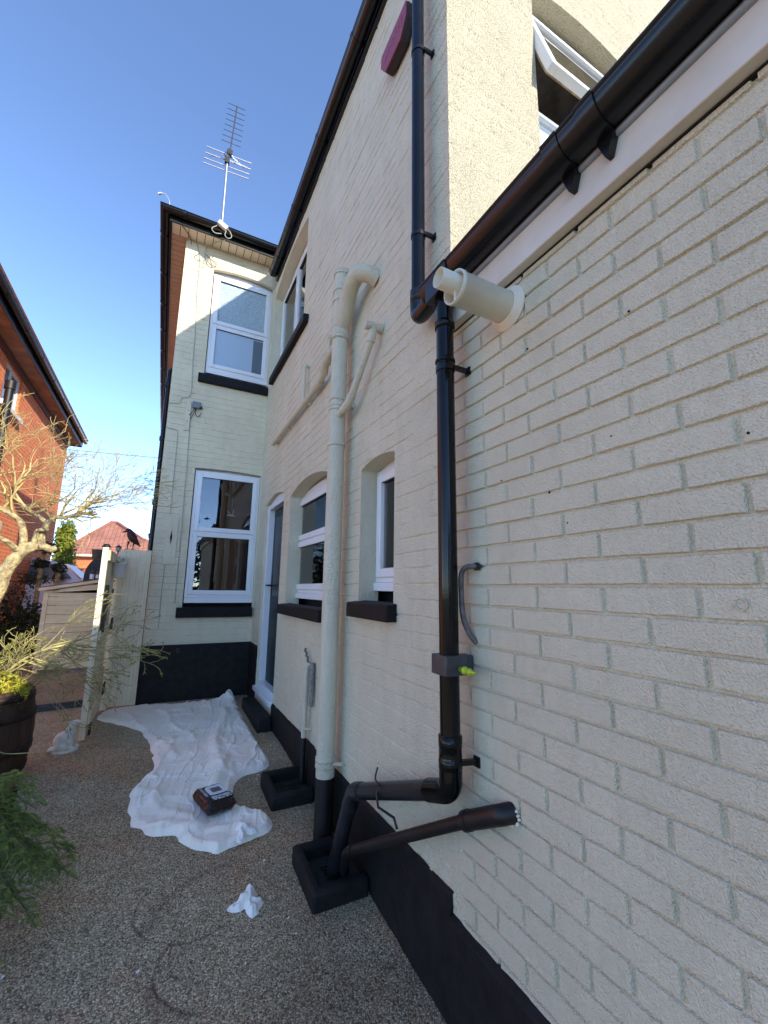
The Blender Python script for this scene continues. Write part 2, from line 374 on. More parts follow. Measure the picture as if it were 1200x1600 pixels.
def wall(name, m, parent, us, zs, hf, openings, mapf, keep=None, reveal=.12):
    nu, nz = len(us), len(zs); U, Z = np.meshgrid(us, zs, indexing='ij'); Z = Z.copy()
    for (a, b, z0, zs_, rise, dep) in openings:
        if rise <= 0: continue
        for i in np.where((us >= a-1e-6) & (us <= b+1e-6))[0]:
            za = zs_+rise*(1-((us[i]-(a+b)/2)/((b-a)/2))**2); j = np.argmin(np.abs(zs-za)); Z[i, j] = za
    Hh = hf(U, Z)
    F = np.ones((nu-1, nz-1), bool); uc = (us[:-1]+us[1:])/2
    near = np.full(U.shape, 1e3)
    for (a, b, z0, zs_, rise, dep) in openings:
        zt = zs_+rise*(1-np.clip((U-(a+b)/2)/((b-a)/2), -1, 1)**2)
        dd = np.maximum(np.maximum(a-U, U-b), np.maximum(z0-Z, Z-zt)); near = np.minimum(near, dd)
        Zc = (Z[:-1, :-1]+Z[1:, :-1]+Z[:-1, 1:]+Z[1:, 1:])/4; ztc = zs_+rise*(1-np.clip((uc-(a+b)/2)/((b-a)/2), -1, 1)**2)
        F &= ~((uc[:, None] > a) & (uc[:, None] < b) & (Zc > z0) & (Zc < ztc[:, None]))
    Hh = Hh*sstep(.0, .012, near)
    if keep is not None: F &= keep((U[:-1, :-1]+U[1:, 1:])/2, (Z[:-1, :-1]+Z[1:, 1:])/2)
    V = mapf(U.ravel(), Hh.ravel(), Z.ravel()); V = np.stack(V, 1)
    i, j = np.where(F); k = i*nz+j; Q = [np.stack([k, k+nz, k+nz+1, k+1], 1)]; Vs = [V]; n = len(V)
    for (a, b, z0, zs_, rise, dep) in openings:
        path = [(a, z0+(zs_-z0)*t/40) for t in range(41)]
        path += [(u, zs_+rise*(1-((u-(a+b)/2)/((b-a)/2))**2)) for u in us if a < u < b]
        path += [(b, zs_-(zs_-z0)*t/40) for t in range(41)]
        P = np.array(path); nd = 6
        for t in range(nd+1):
            d = -dep*t/nd
            wob = .0022*(fbm(P[:, 1]*20, np.full(len(P), d*30+a*7), 4, 2)-.5)*2*(t > 0)
            ins = np.where(np.isclose(P[:, 0], a), wob, np.where(np.isclose(P[:, 0], b), -wob, 0))
            Vs.append(np.stack(mapf(P[:, 0]-np.abs(ins)*np.sign(ins)*-1, np.full(len(P), d), P[:, 1]), 1))
        L = len(P)
        for t in range(nd):
            q = np.arange(L-1)+n+t*L; Q.append(np.stack([q, q+1, q+L+1, q+L], 1))
        n += L*(nd+1)
    o = npmesh(name, np.concatenate(Vs), np.concatenate(Q), m, parent); return o
YC, YE = 1.41, 5.6
house = thing('house', (0, YC, G(YC)), 'cream painted brick two storey house with black plinth, gutters and sills', 'house')
mapx = lambda u, h, z: (-h, u, z)          # wall in plane x = 0, facing -x
mapy = lambda Y: (lambda u, h, z: (u, np.full_like(u, Y)-h if hasattr(u, 'shape') else Y-h, z))
# openings: u0,u1,z0,spring,rise,depth
O_door = (4.33, 5.17, .46, 2.57, .07, .12)
O_A = (3.02, 4.06, 1.44, 2.485, .075, .13)
O_B = (1.937, 2.370, 1.52, 2.333, .032, .13)
O_U = (3.93, 5.45, 4.28, 5.58, .12, .13)
ops = [O_door, O_A, O_B, O_U]; ex = [a for o in ops for a in o[:2]]; ez = [o[2] for o in ops]
us = axis_samples(YC, YE+.012, .012, ex); zs = course_rows(-.2, 5.80, .0745, .43, sorted(set(ez+[o[3] for o in ops])))
def h_old(U, Z):
    h = brick_height(U, Z, .0745, .228, .006, .0055, .43, .1, 21, .0045, .003, .0022, .43)
    return (h+.0035*(fbm(U*7, Z*12, 31, 4)-.5)+.0022*(fbm(U*45, Z*45, 33, 2)-.5))*sstep(0, .02, YE-U)
tag(wall('side_wall', M['old'], house, us, zs, h_old, ops, mapx), 'long shaded cream side wall of old painted brick')
# extension wall, close to the camera (painted dirt marks come from its material)
us = np.concatenate([axis_samples(-3.2, -.4, .05)[:-1], axis_samples(-.4, -.05, .009)[:-1], course_rows(-.05, 1.411, .115, .414, [], ds=(-.0135, -.0105, -.0085, -.0068, -.0054, -.0042, -.0030, -.001, .001, .0030, .0042, .0054, .0068, .0085, .0105, .0135), mid=12)]); _z0 = 1.615-22*.0727; zs = [-.3]
for _k in range(-4, 42):
    _c = _z0+_k*.0727; zs += [_c+_d for _d in (-.0135, -.0085, -.0068, -.0056, -.0046, -.0037, -.0028, -.0012, .0012, .0028, .0037, .0046, .0056, .0068, .0085, .0135)]+[_c+.0135+(.0727-.027)*_j/7 for _j in range(1, 7)]
zs = np.array(sorted(z for z in zs if -.3 <= z <= 2.76))
def h_ext(U, Z):
    h = brick_height(U, Z, .0727, .230, .0078, .0105, 1.615-22*.0727, .989-.23*3+.115, 5, .0016, .0016, .0022, vj=1.35, rjit=.007)
    h = h*sstep(0, .008, 1.409-U)
    return h+.0012*(fbm(U*9, Z*14, 41, 3)-.5)+.0011*(fbm(U*60, Z*60, 43, 2)-.5)
tag(wall('extension_wall', M['ext'], house, us, zs, h_ext, [], mapx), 'near cream painted brick wall of the single storey extension')
EW = [o for o in sc.objects if o.name == 'extension_wall'][0]
mb = MB(); cc = Vector((-.002, .452, 1.578)); mb.tube([cc+Vector((0, .0105*math.cos(a*math.pi/9), .0125*math.sin(a*math.pi/9))) for a in range(19)], .0016, 6, False); mb.build('filled_hole_ring', M['ext'], EW)
for yy_, zz_, rr_ in ((.92,1.905,.0035), (1.13,1.99,.003), (.70,2.02,.0028), (.86,1.80,.0025), (.40,1.93,.003), (.98,2.43,.0035), (.62,2.35,.003)):
    mb = MB(); mb.lathe([(0, -.0012), (rr_, -.0008), (rr_, .002)], (-.0005, yy_, zz_), 9, 'x'); mb.build('pock_mark', M['dark'], EW)
# end wall facing the camera
O_L = (-.812, -.012, 1.345, 3.045, .016, .05); O_T = (-.812, -.010, 4.28, 5.83, .05, .05)
us = axis_samples(-1.178, .012, .010, [-.812, -.012, -.010]); zs = course_rows(0, 6.20, .0745, .43, [1.345, 3.045, 4.28])
def h_end(U, Z):
    h = brick_height(U, Z, .0745, .228, .007, .0060, .43, .05, 51, .0035, .003, .0016, .36)
    return (h+.0028*(fbm(U*8, Z*12, 61, 4)-.5))*sstep(0, .02, -U)
tag(wall('end_wall', M['end'], house, us, zs, h_end, [O_L, O_T], mapy(YE)), 'end wall facing the camera, sunlit only at the top left')
# rear wall, sunlit
O_R = (.655, 1.61, 3.88, 5.345, .065, .12)
RIDGE = (2.6, 9.1)
us = axis_samples(.0, 5.2, .014, [.655, 1.60]); zs = axis_samples(2.5, 9.2, .014, [3.88])
def h_rear(U, Z):
    h = brick_height(U, Z, .075, .228, .010, .0060, .1, .03, 71, .003, .009, .001, .52)
    return h+.0025*(fbm(U*8, Z*12, 81, 4)-.5)
def keep_r(U, Z): return Z < 5.95+1.195*np.minimum(U+.1, 5.3-U)
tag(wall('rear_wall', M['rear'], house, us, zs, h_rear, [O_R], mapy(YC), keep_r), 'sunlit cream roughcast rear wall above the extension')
mb = MB(); mb.box((-1.178, YE+.004, 0), (-1.17, 15, 6.2)); mb.box((5.2, YC+.01, -.1), (5.3, 15, 6)); mb.box((-1.17, 14.9, -.1), (5.2, 15, 6.2)); mb.box((.0, YE+.01, 5.80), (.05, 14.9, 6.2))
mb.box((.002, -3.2, -.3), (5.3, -3.15, 2.7)); mb.box((.012, YC+.02, 2.5), (.03, YC+.08, 5.8))
mb.build('far_wall', M['end'], house)

# ------------------------------------------------------------------ plinths
mb = MB()
def wedge(mb, Y0, Y1, zt, x0=-.016, x1=.004):
    mb.box((x0, Y0, -.3), (x1, Y1, zt))
def plinth(name, y0, y1, zt, x0, seed, chip=False):
    us = axis_samples(y0, y1, .02); zs = np.concatenate([np.linspace(-.1, zt, 40)]); U, Z = np.meshgrid(us, zs, indexing='ij')
    topw = .006*(fbm(us*9, us*0, seed)-.5)*2
    Z[:, -1] += topw; Z[:, -2] += topw*.6
    h = -x0+.006*(fbm(U*7, Z*7, seed, 4)-.5); h[:, -1] = -.002; h[:, -2] *= .85
    V = np.stack([-h.ravel(), U.ravel(), Z.ravel()], 1); nz = len(zs)
    i, j = np.meshgrid(np.arange(len(us)-1), np.arange(nz-1), indexing='ij'); k = (i*nz+j).ravel(); Q = np.stack([k, k+nz, k+nz+1, k+1], 1)
    # end caps
    n = len(V); e = []
    for s in (0, len(us)-1):
        f = V[s*nz:(s+1)*nz].copy(); b = f.copy(); b[:, 0] = .004; m = len(f); e.append((f, b, n)); n += 2*m
    for f, b, n0 in e:
        V = np.concatenate([V, f, b]); a = np.arange(nz-1)+n0; Q = np.concatenate([Q, np.stack([a, a+1, a+nz+1, a+nz], 1)])
    return npmesh('plinth', V, Q, M['plinth'], house, False)
plinth('p', 1.46, 4.325, .507, -.014, 3); plinth('p', -3.2, 1.46, .440, -.02, 6); plinth('p', 5.178, 5.597, .935, -.014, 9)
mb = MB(); mb.box((-1.185, YE-.016, 0), (-.004, YE+.01, .935))
pe = mb.build('plinth', M['plinth'], house, .003)
mb = MB()                                             # air brick in the plinth
for r in range(3): 
    for c in range(8): mb.box((-.50+c*.022, YE-.022, .455+r*.024), (-.488+c*.022, YE-.014, .466+r*.024))
mb.build('air_brick', M['sill'], pe)
mb = MB(); mb.box((-.83, YE-.026, .845), (-.818, YE-.01, .895)); mb.box((-.81, YE-.026, .845), (-.798, YE-.01, .895)); mb.build('staple', M['dmetal'], pe)

# ------------------------------------------------------------------ windows
def wmap(plane, at):
    if plane == 'x': return lambda u, n, z: (at+n, u, z)
    return lambda u, n, z: (u, at+n, z)
def wbox(mb, f, u0, u1, n0, n1, z0, z1):
    a = f(u0, n0, z0); b = f(u1, n1, z1); mb.box(tuple(min(p, q) for p, q in zip(a, b)), tuple(max(p, q) for p, q in zip(a, b)))
def ring(mb, f, u0, u1, z0, z1, w, n0, n1, e=0.0):
    wbox(mb, f, u0, u0+w, n0, n1, z0, z1); wbox(mb, f, u1-w, u1, n0, n1, z0, z1)
    wbox(mb, f, u0+w, u1-w, n0+e, n1-e, z0, z0+w); wbox(mb, f, u0+w, u1-w, n0+e, n1-e, z1-w, z1)
def window(plane, at, u0, u1, z0, z1, mid=None, sash=((0, 1),), label=None, curtain=None, panes=None, fw_=.04, sw=.042, room=True, cill=.05, arch=0):
    f = wmap(plane, at); mb = MB(); ring(mb, f, u0, u1, z0+cill, z1, fw_, 0, .06, .0006)
    if cill: wbox(mb, f, u0, u1, -.018, .06, z0, z0+cill-.001)
    lights = [(z0+cill+fw_, z1-fw_)]
    if mid:
        wbox(mb, f, u0+fw_, u1-fw_, .002, .058, mid-.016, mid+.016); lights = [(mid+.016, z1-fw_), (z0+cill+fw_, mid-.016)]
    if arch:
        n = 14; pol = [(lerp(u0, u1, i/n), z1+.001+arch*(1-(2*i/n-1)**2)) for i in range(n+1)]+[(u1, z1+.001), (u0, z1+.001)]
        mb.prism(pol, lambda a, b, t: f(a, t, b), .012, .05)
    wbox(mb, f, u0-.05, u1+.04, .051, .056, z1+.003, z1+.26)
    W = mb.build('window', M['upvc'], house, .004); tag(W, label)
    cols = sash
    for li, (a, b) in enumerate(lights):
        for ci, (c0, c1) in enumerate(cols):
            ua, ub = lerp(u0+fw_, u1-fw_, c0), lerp(u0+fw_, u1-fw_, c1)
            mb = MB(); g_ = .003
            ring(mb, f, ua-.012+g_, ub+.012-g_, a-.010, b+.010, sw+.012, -.014, .04, .0006); mb.build('sash', M['upvc'], W, .005)
            # gasket
            mb = MB(); ring(mb, f, ua+sw-g_, ub-sw+g_, a+sw-.001, b-sw+.001, .004, -.006, .02, .0004); mb.build('gasket', M['cable'], W)
            mb = MB(); wbox(mb, f, ua+sw, ub-sw, .012, .016, a+sw, b-sw)
            pm = panes[li] if panes else M['glass']; mb.build('pane', pm, W)
    if room:
        mb = MB(); x0, x1 = .10, .9
        A = [f(u0-.3, x1, z0-.3), f(u1+.3, x1, z0-.3), f(u1+.3, x1, z1+.3), f(u0-.3, x1, z1+.3)]; B = [f(u0-.3, x0, z0-.3), f(u1+.3, x0, z0-.3), f(u1+.3, x0, z1+.3), f(u0-.3, x0, z1+.3)]
        mb.add(A+B, [(0,1,2,3), (0,4,5,1), (1,5,6,2), (2,6,7,3), (3,7,4,0)])
        # collar so no light enters between frame and room
        Cc = [f(u0+.01, x0, z0+.01), f(u1-.01, x0, z0+.01), f(u1-.01, x0, z1-.01), f(u0+.01, x0, z1-.01)]
        mb.add(B+Cc, [(0,1,5,4), (1,2,6,5), (2,3,7,6), (3,0,4,7)])
        mb.build('interior', M['dark'], W, recalc=False)
    for (c0, c1, mt_, zz) in (curtain or []):
        n = 40; vs = []; zb = lerp(z0, z1, zz)
        for i in range(n+1):
            u = lerp(c0, c1, i/n); nn = .13+.018*math.sin(i*1.15)+.008*math.sin(i*2.7)
            vs += [f(u, nn, zb), f(u, nn, z1-.02)]
        mb = MB(); mb.add(vs, [(2*i, 2*i+2, 2*i+3, 2*i+1) for i in range(n)], True); mb.build('curtain', mt_, W, recalc=False)
    return W
def sill(W, plane, at, u0, u1, z0, z1, out, label=None, wobble=True):
    f = wmap(plane, at); mb = MB()
    pol = [(-out, z0), (.05, z0), (.05, z1+.012), (-out+.0, z1)]
    mb.prism(pol, lambda a, b, t: f(t, a, b), u0, u1)
    return mb.build('sill', M['sill'], W, .007)
WB = window('x', .115, 1.925, 2.385, 1.585, 2.335, None, ((0, 1),), 'narrow ground floor window between the soil stack and the downpipe', [(2.00, 2.33, M['curtain'], 0)], arch=.03)
sill(WB, 'x', 0, 1.897, 2.42, 1.435, 1.518, .06)
WA = window('x', .115, 3.01, 4.18, 1.50, 2.475, 2.04, ((0, 1),), 'ground floor window beside the back door with potted plant inside', [(3.75, 4.1, M['curtain'], 0)], arch=.06)
sill(WA, 'x', 0, 2.93, 4.12, 1.357, 1.443, .06)
WU = window('x', .115, 3.92, 5.46, 4.34, 5.585, None, ((0, .5), (.5, 1)), 'upstairs side window tucked under the main gutter', [(4.0, 4.6, M['blind'], 0)], arch=.10)
sill(WU, 'x', 0, 3.74, 5.27, 4.19, 4.275, .055)
f_ = YE+.03
WL = window('y', f_, -.800, -.014, 1.402, 3.025, 2.255, ((0, 1),), 'tall ground floor window in the end wall with bird ornament hanging inside', None, cill=.065)
sill(WL, 'y', YE, -.872, -.018, 1.236, 1.346, .055)
WT = window('y', f_, -.800, -.012, 4.335, 5.79, 5.05, ((0, 1),), 'upstairs frosted window in the end wall', None, room=False, cill=.06, panes=[M['frost1'], M['frost2']])
sill(WT, 'y', YE, -.880, .0-.002, 4.175, 4.285, .055)
mb = MB(); wbox(mb, wmap('y', f_), -.225, -.09, .0095, .0118, 4.49, 4.97); mb.build('curtain_edge', M['frost2d'], WT)
# gull ornament behind the lower end window
mb = MB(); c = Vector((-.33, f_+.07, 2.50))
for a, b2, r in (((-.055,0,.0),(.055,0,-.01),.014), ((-.01,0,.0),(-.055,.01,.06),.008), ((.01,0,0),(.03,.01,.09),.008)): mb.tube([c+Vector(a), c+(Vector(a)+Vector(b2))*.5+Vector((0,0,.006)), c+Vector(b2)], [r*.5, r, r*.25], 8)
mb.tube([c+Vector((0,0,.09)), c+Vector((0,0,.30))], .0012, 5); mb.build('bird_ornament', M['blind'], WL)
# plant and inner white rail seen through window A
leafm = mat('indoor_leaf', (.05,.10,.025), .5, var=.3, vscale=30)
mb = MB(); c = Vector((.27, 3.32, 1.72))
for i in range(260):
    d = Vector([random.gauss(0,1) for _ in range(3)]).normalized()*random.uniform(.05, .17); p = c+d; n = Vector([random.gauss(0,1) for _ in range(3)]).normalized(); t = n.orthogonal().normalized(); s = random.uniform(.012,.026); b2 = n.cross(t)
    mb.add([p-t*s, p+b2*s*.5, p+t*s, p-b2*s*.5], [(0,1,2,3)])
mb.build('foliage', leafm, WA, recalc=False)

# rear sunlit window with an open top casement
fr = wmap('y', YC+.10); mb = MB(); z0, z1 = 3.90, 5.30
ring(mb, fr, .645, 1.60, z0, z1, .055, 0, .06, .0006); wbox(mb, fr, .70, 1.545, .001, .059, 4.52, 4.58)
n = 16; pol = [(lerp(.645, 1.60, i/n), z1+.001+.09*(1-(2*i/n-1)**2)) for i in range(n+1)]+[(1.60, z1+.001), (.645, z1+.001)]
mb.prism(pol, lambda a, b, t: fr(a, t, b), .01, .05)
WR = mb.build('window', M['upvc'], house, .004); tag(WR, 'sunlit rear window with its top casement pushed open')
mb = MB(); wbox(mb, fr, .70, 1.545, .02, .024, 3.955, 4.52); mb.build('pane', M['blind'], WR)
mb = MB(); A = [fr(.6, .5, 4.4), fr(1.7, .5, 4.4), fr(1.7, .5, 5.5), fr(.6, .5, 5.5)]; B = [fr(.6, .062, 4.4), fr(1.7, .062, 4.4), fr(1.7, .062, 5.5), fr(.6, .062, 5.5)]
mb.add(A+B, [(0,1,2,3), (0,4,5,1), (1,5,6,2), (2,6,7,3), (3,7,4,0)]); mb.build('interior', mat('grey_net', (.32,.29,.26), .9, var=.3, vscale=5), WR, recalc=False)
th = math.radians(15); R_ = Matrix.Rotation(-th, 4, 'X'); hinge = Vector((0, YC+.085, 5.27))
mb = MB(); ring(mb, lambda u, nn, z: (u, nn, z), .66, 1.585, -.70, 0, .052, -.02, .03, .0006)
mb.v = [tuple(hinge+(R_ @ Vector(p))) for p in mb.v]; SA = mb.build('casement', M['upvc'], WR, .004); tag(SA, 'open top casement')
mb = MB(); ring(mb, lambda u, nn, z: (u, nn, z), .668, 1.577, -.692, -.008, .030, .031, .040, .0006)
mb.v = [tuple(hinge+(R_ @ Vector(p))) for p in mb.v]; mb.build('mouldy_seal', mat('mouldy_seal', (.55,.38,.22), .7, var=.4, vscale=30, col2=(.20,.10,.05)), SA)
mb = MB(); mb.box((.712, .0, -.648), (1.533, .004, -.052)); mb.v = [tuple(hinge+(R_ @ Vector(p))) for p in mb.v]; mb.build('pane', M['glass'], SA)
mb = MB(); mb.box((.61, YC-.05, 3.80), (1.66, YC+.06, 3.885)); mb.build('sill', M['sill'], WR, .006)

# ------------------------------------------------------------------ door
fd = wmap('x', .022); mb = MB()
ring(mb, fd, 4.332, 5.168, .51, 2.565, .055, .0, .10, .0006)
n = 12; pol = [(lerp(4.332, 5.168, i/n), 2.566+.07*(1-(2*i/n-1)**2)) for i in range(n+1)]+[(5.168, 2.566), (4.332, 2.566)]
mb.prism(pol, lambda a, b, t: fd(a, t, b), .02, .05)
DR = mb.build('door', M['upvc'], house, .004); tag(DR, 'narrow back door with white frame and dark teal leaf')
mb = MB(); wbox(mb, fd, 4.388, 5.112, .07, .115, .566, 2.509); wbox(mb, fd, 4.50, 5.0, .063, .071, .66, 1.38); DL = mb.build('door_leaf', M['door'], DR, .004)
mb = MB(); wbox(mb, fd, 4.50, 5.0, .064, .0695, 1.50, 2.40); mb.build('door_glass', M['dglass'], DR)
mb = MB(); mb.tube([fd(5.06, .07, 1.62), fd(5.06, .005, 1.62), fd(4.95, .005, 1.62)], .010, 8); wbox(mb, fd, 5.045, 5.075, .062, .07, 1.50, 1.74); mb.build('handle', M['dmetal'], DR)
mb = MB(); mb.box((-.035, 4.338, .465), (.14, 5.16, .512)); mb.build('threshold', M['upvc'], DR, .006)

# ------------------------------------------------------------------ soffits, fascias, gutters
mb = MB()
zf = 6.155
for i in range(14):
    x = -1.36+i*.1
    if x > -.01: break
    mb.box((x+.004, 5.39, zf), (min(x+.096, -.005), YE-.002, zf+.008))
sfp = mb.build('soffit', M['soffc'], house); mb = MB(); mb.box((-1.37, 5.385, zf+.009), (0, YE-.002, zf+.012)); mb.build('joint_backing', M['dark'], sfp)
mb = MB()
for i in range(95):
    y = YE+i*.1; mb.box((-1.36, y+.004, zf), (-1.181, y+.096, zf+.008))
sfp = mb.build('soffit', M['soffb'], house); mb = MB(); mb.box((-1.37, YE, zf+.009), (-1.181, 15.1, zf+.012)); mb.build('joint_backing', M['dark'], sfp)
mb = MB(); mb.box((-1.385, 5.365, zf-.02), (0.0, 5.387, zf+.15)); mb.box((-1.385, 5.388, zf-.02), (-1.363, 15.1, zf+.15)); mb.build('fascia', M['fasc'], house, .002)
mb = MB(); mb.box((-1.35, 5.389, zf-.012), (-.03, 5.402, zf+.0)); mb.build('trim', M['upvcw'], house)
mb = MB(); mb.box((-.028, YC-.06, 5.765), (.03, 5.34, 5.90)); mb.build('fascia', M['fasc'], house, .002)
mb = MB(); mb.box((-.040, -3.2, 2.732), (.03, YC+.0, 2.945)); FE = mb.build('fascia', M['upvcw'], house, .004)
mb = MB(); mb.cyl((-.044, -3.2, 2.862), (-.044, YC, 2.862), .012, n=12); mb.build('shade_band', mat('grey_blue_shade', (.30,.34,.40), .35), FE)  # blue-grey tube imitates the fascia top rounding into shade
mb = MB(); mb.box((-.005, -3.2, 2.7265), (.02, YC-.002, 2.7315)); mb.build('shadow_strip', M['dark'], FE)  # solid dark strip stands in for the shadow line under the fascia
def gutter(path, r, m, parent, th=.003, upv=(0,0,1), caps=True):
    P = [Vector(p) for p in path]; n = 14; vs = []; fs = []
    for i, p in enumerate(P):
        d0 = (P[i]-P[i-1]).normalized() if i else (P[1]-P[0]).normalized(); d1 = (P[i+1]-P[i]).normalized() if i < len(P)-1 else d0
        d = (d0+d1).normalized(); s = d.cross(Vector((0,0,1))).normalized(); k = 1/max(.3, d.dot(d0))
        prof = [(math.cos(a)*r*1.0, -math.sin(a)*r) for a in [math.pi*j/n for j in range(n+1)]]
        prof = [(prof[0][0]+.004, .008), (prof[0][0]+.004, .0)]+prof+[(prof[-1][0]-.004, 0), (prof[-1][0]-.004, .008)]
        inn = [(a*(1-th/r*1.2), b*(1-th/r)+.001 if b < 0 else b) for a, b in prof][::-1]
        for a, b in prof+inn: vs.append(p+s*a*k+Vector((0,0,b)))
    m_ = len(prof)*2
    for i in range(len(P)-1):
        for j in range(m_): fs.append((i*m_+j, i*m_+(j+1) % m_, (i+1)*m_+(j+1) % m_, (i+1)*m_+j))
    mb = MB(); mb.add(vs, fs, True)
    if caps:
        for base in (0, (len(P)-1)*m_):
            mb.add([vs[base+j] for j in range(m_//2)], [tuple(range(m_//2))])
    return mb
def brackets(G_, pts, d, r, parent_m=None, w_=.035, wallv=None, foot=True):
    for p in pts:
        p = Vector(p); d = Vector(d).normalized(); mb = gutter([p-d*w_/2, p+d*w_/2], r+.004, None, None, .003)
        if foot and wallv:
            wv = Vector(wallv); mb.obox(p+Vector((0,0,-r*.45))+wv*r*.8, p+Vector((0,0,-r*.2))+wv*(r+.02), w_*.7, .02, d)
        mb.build('bracket', M['gut'], G_)
zg = 2.925; xg = -.085
mb = gutter([(xg, -3.2, zg), (xg, 1.455, zg)], .062, None, None); GE = mb.build('gutter', M['gut'], house); tag(GE, 'fat black gutter running overhead along the extension eaves')
brackets(GE, [(xg, y, zg) for y in (-.9, .16)], (0,1,0), .062, wallv=(1,0,0), w_=.03)
for y in (.60, .72):                                   # joint piece: two deep collars with pointed lugs
    mb = gutter([(xg, y-.028, zg), (xg, y+.028, zg)], .069, None, None)
    mb.prism([(-.034, -.04), (.034, -.04), (.006, -.125), (-.006, -.125)], lambda a, b, t: (xg+t, y+a, zg+b), .018, .045)
    mb.build('bracket', M['gut'], GE)
mb = gutter([(xg, .63, zg), (xg, .69, zg)], .065, None, None); mb.build('union', M['gut'], GE)
mb = gutter([(xg, 1.25, zg), (xg, 1.44, zg)], .068, None, None); mb.cyl((xg, 1.345, zg-.055), (xg, 1.345, zg-.125), .043); mb.box((xg-.066, 1.292, zg-.105), (xg+.040, 1.398, zg-.02)); mb.build('outlet', M['gut'], GE, .006)
mb = gutter([(-.086, 1.28, 5.845), (-.086, 5.30, 5.845)], .052, None, None); GM = mb.build('gutter', M['gut'], house); tag(GM, 'black gutter high along the main side wall')
brackets(GM, [(-.086, y, 5.845) for y in (1.6, 2.45, 3.3, 4.15, 4.95)], (0,1,0), .052, wallv=(1,0,0))
mb = gutter([(-.086, 5.24, 5.845), (-.086, 5.31, 5.845)], .057, None, None); mb.build('stop_end', M['gut'], GM)
mb = gutter([(-.02, 5.312, 6.245), (-1.44, 5.312, 6.245), (-1.44, 15.1, 6.245)], .056, None, None); GT = mb.build('gutter', M['gut'], house); tag(GT, 'black gutter round the top of the end wall block')
brackets(GT, [(x, 5.312, 6.245) for x in (-.25, -.75, -1.22)], (1,0,0), .056, wallv=(0,1,0))
brackets(GT, [(-1.44, 5.75+.8*i, 6.245) for i in range(11)], (0,1,0), .056, wallv=(1,0,0))
mb = MB(); mb.box((-.02, -3.3, 2.87), (5.3, YC-.002, 2.90)); mb.build('flat_roof', M['fasc'], house)
# main roof (gabled) and end block roof (hipped) with tile courses
def roofslab(mb, e0, e1, r0_, r1_, th=.035, n=22):
    e0, e1, r0_, r1_ = map(Vector, (e0, e1, r0_, r1_)); N = (e1-e0).cross(r0_-e0).normalized()
    if N.z < 0: N = -N
    for i in range(n):
        a, b = i/n, min(1, (i+1.12)/n)
        p = [e0.lerp(r0_, a), e1.lerp(r1_, a), e1.lerp(r1_, b), e0.lerp(r0_, b)]
        vs = [p[0]+N*.030, p[1]+N*.030, p[2]+N*.004, p[3]+N*.004, p[0]+N*.002, p[1]+N*.002, p[2]-N*.02, p[3]-N*.02]
        mb.add(vs, [(0,1,2,3), (7,6,5,4), (0,4,5,1), (1,5,6,2), (2,6,7,3), (3,7,4,0)])
mb = MB(); ez_ = 5.885
roofslab(mb, (-.05, 1.30, ez_+.15), (-.05, 15, ez_+.15), (2.6, 1.30, ez_+3.33), (2.6, 15, ez_+3.33)); roofslab(mb, (5.4, 1.30, ez_+.10), (5.4, 15, ez_+.10), (2.6, 1.30, ez_+3.33), (2.6, 15, ez_+3.33))
mb.build('roof', M['tile'], house)
mb = MB(); roofslab(mb, (-1.43, 5.34, 6.262), (.2, 5.34, 6.262), (-.0, 7.2, 7.45), (.3, 7.2, 7.45)); roofslab(mb, (-1.43, 5.34, 6.262), (-1.43, 15, 6.262), (0, 7.2, 7.45), (0, 15, 7.45)); mb.build('roof', M['tile'], house)
mb = MB(); mb.tube(smoothpath([(-1.40, 5.36, 6.27), (-1.415, 5.36, 6.40), (-1.47, 5.36, 6.47), (-1.52, 5.36, 6.455)], 5), .008, 8); mb.cyl((-1.515, 5.36, 6.46), (-1.545, 5.36, 6.44), .017); mb.build('roof_hook', M['alu'], house)

# ------------------------------------------------------------------ pipes on the wall
def clamp(parent, c, r, wallx, m, axis='z', w_=.022, z_arm=0, yoff=0, name='bracket'):
    mb = MB(); c = Vector(c)
    mb.cyl(c-Vector((0,0,w_/2)), c+Vector((0,0,w_/2)), r+.0035, n=24)
    a = c+Vector((r*.5, -r*.9, z_arm)); b = Vector((wallx, c.y-r*1.1+yoff, c.z+z_arm-.005))
    mb.obox(a, b, .016, w_*.8); mb.obox(b+Vector((-.006,-.0,-.0)), b+Vector((.001,0,0)), .03, .035)
    mb.cyl(b+Vector((-.012,-.008,.0)), b+Vector((.0,-.008,0)), .005, n=8)
    return mb.build(name, m, parent)
def collar(mb, c, r, h): 
    x, y, z = c; mb.lathe([(r, -h/2-.001), (r+.0055, -h/2), (r+.0055, h/2), (r, h/2+.001)], c)
# soil stack
sx, sy = -.092, 2.59
st = thing('soil_stack', (sx, sy, G(sy)), 'thick cream painted soil pipe with black foot standing before the side wall', 'soil pipe')
mb = MB(); mb.cyl((sx, sy, .505), (sx, sy, 3.86), .0555, n=28)
for z, h in ((.565,.012), (.60,.022), (2.545,.018), (3.37,.10)): collar(mb, (sx, sy, z), .0555 if h < .05 else .0575, h)
for z in (3.33, 3.41, 3.62, 3.70, 3.835): collar(mb, (sx, sy, z), .0605 if z < 3.5 else .057, .012)
collar(mb, (sx, sy, 3.855), .0555, .03)
b_ = mb.build('pipe', M['spipe'], st); 
mb = MB(); mb.cyl((sx, sy, 3.861), (sx, sy, 3.8615), .047, n=24); mb.build('open_top', M['dark'], st)
mb = MB(); mb.cyl((sx, sy, G(sy)-.02), (sx, sy, .506), .056, n=28); mb.build('foot', M['mpipe'], st)
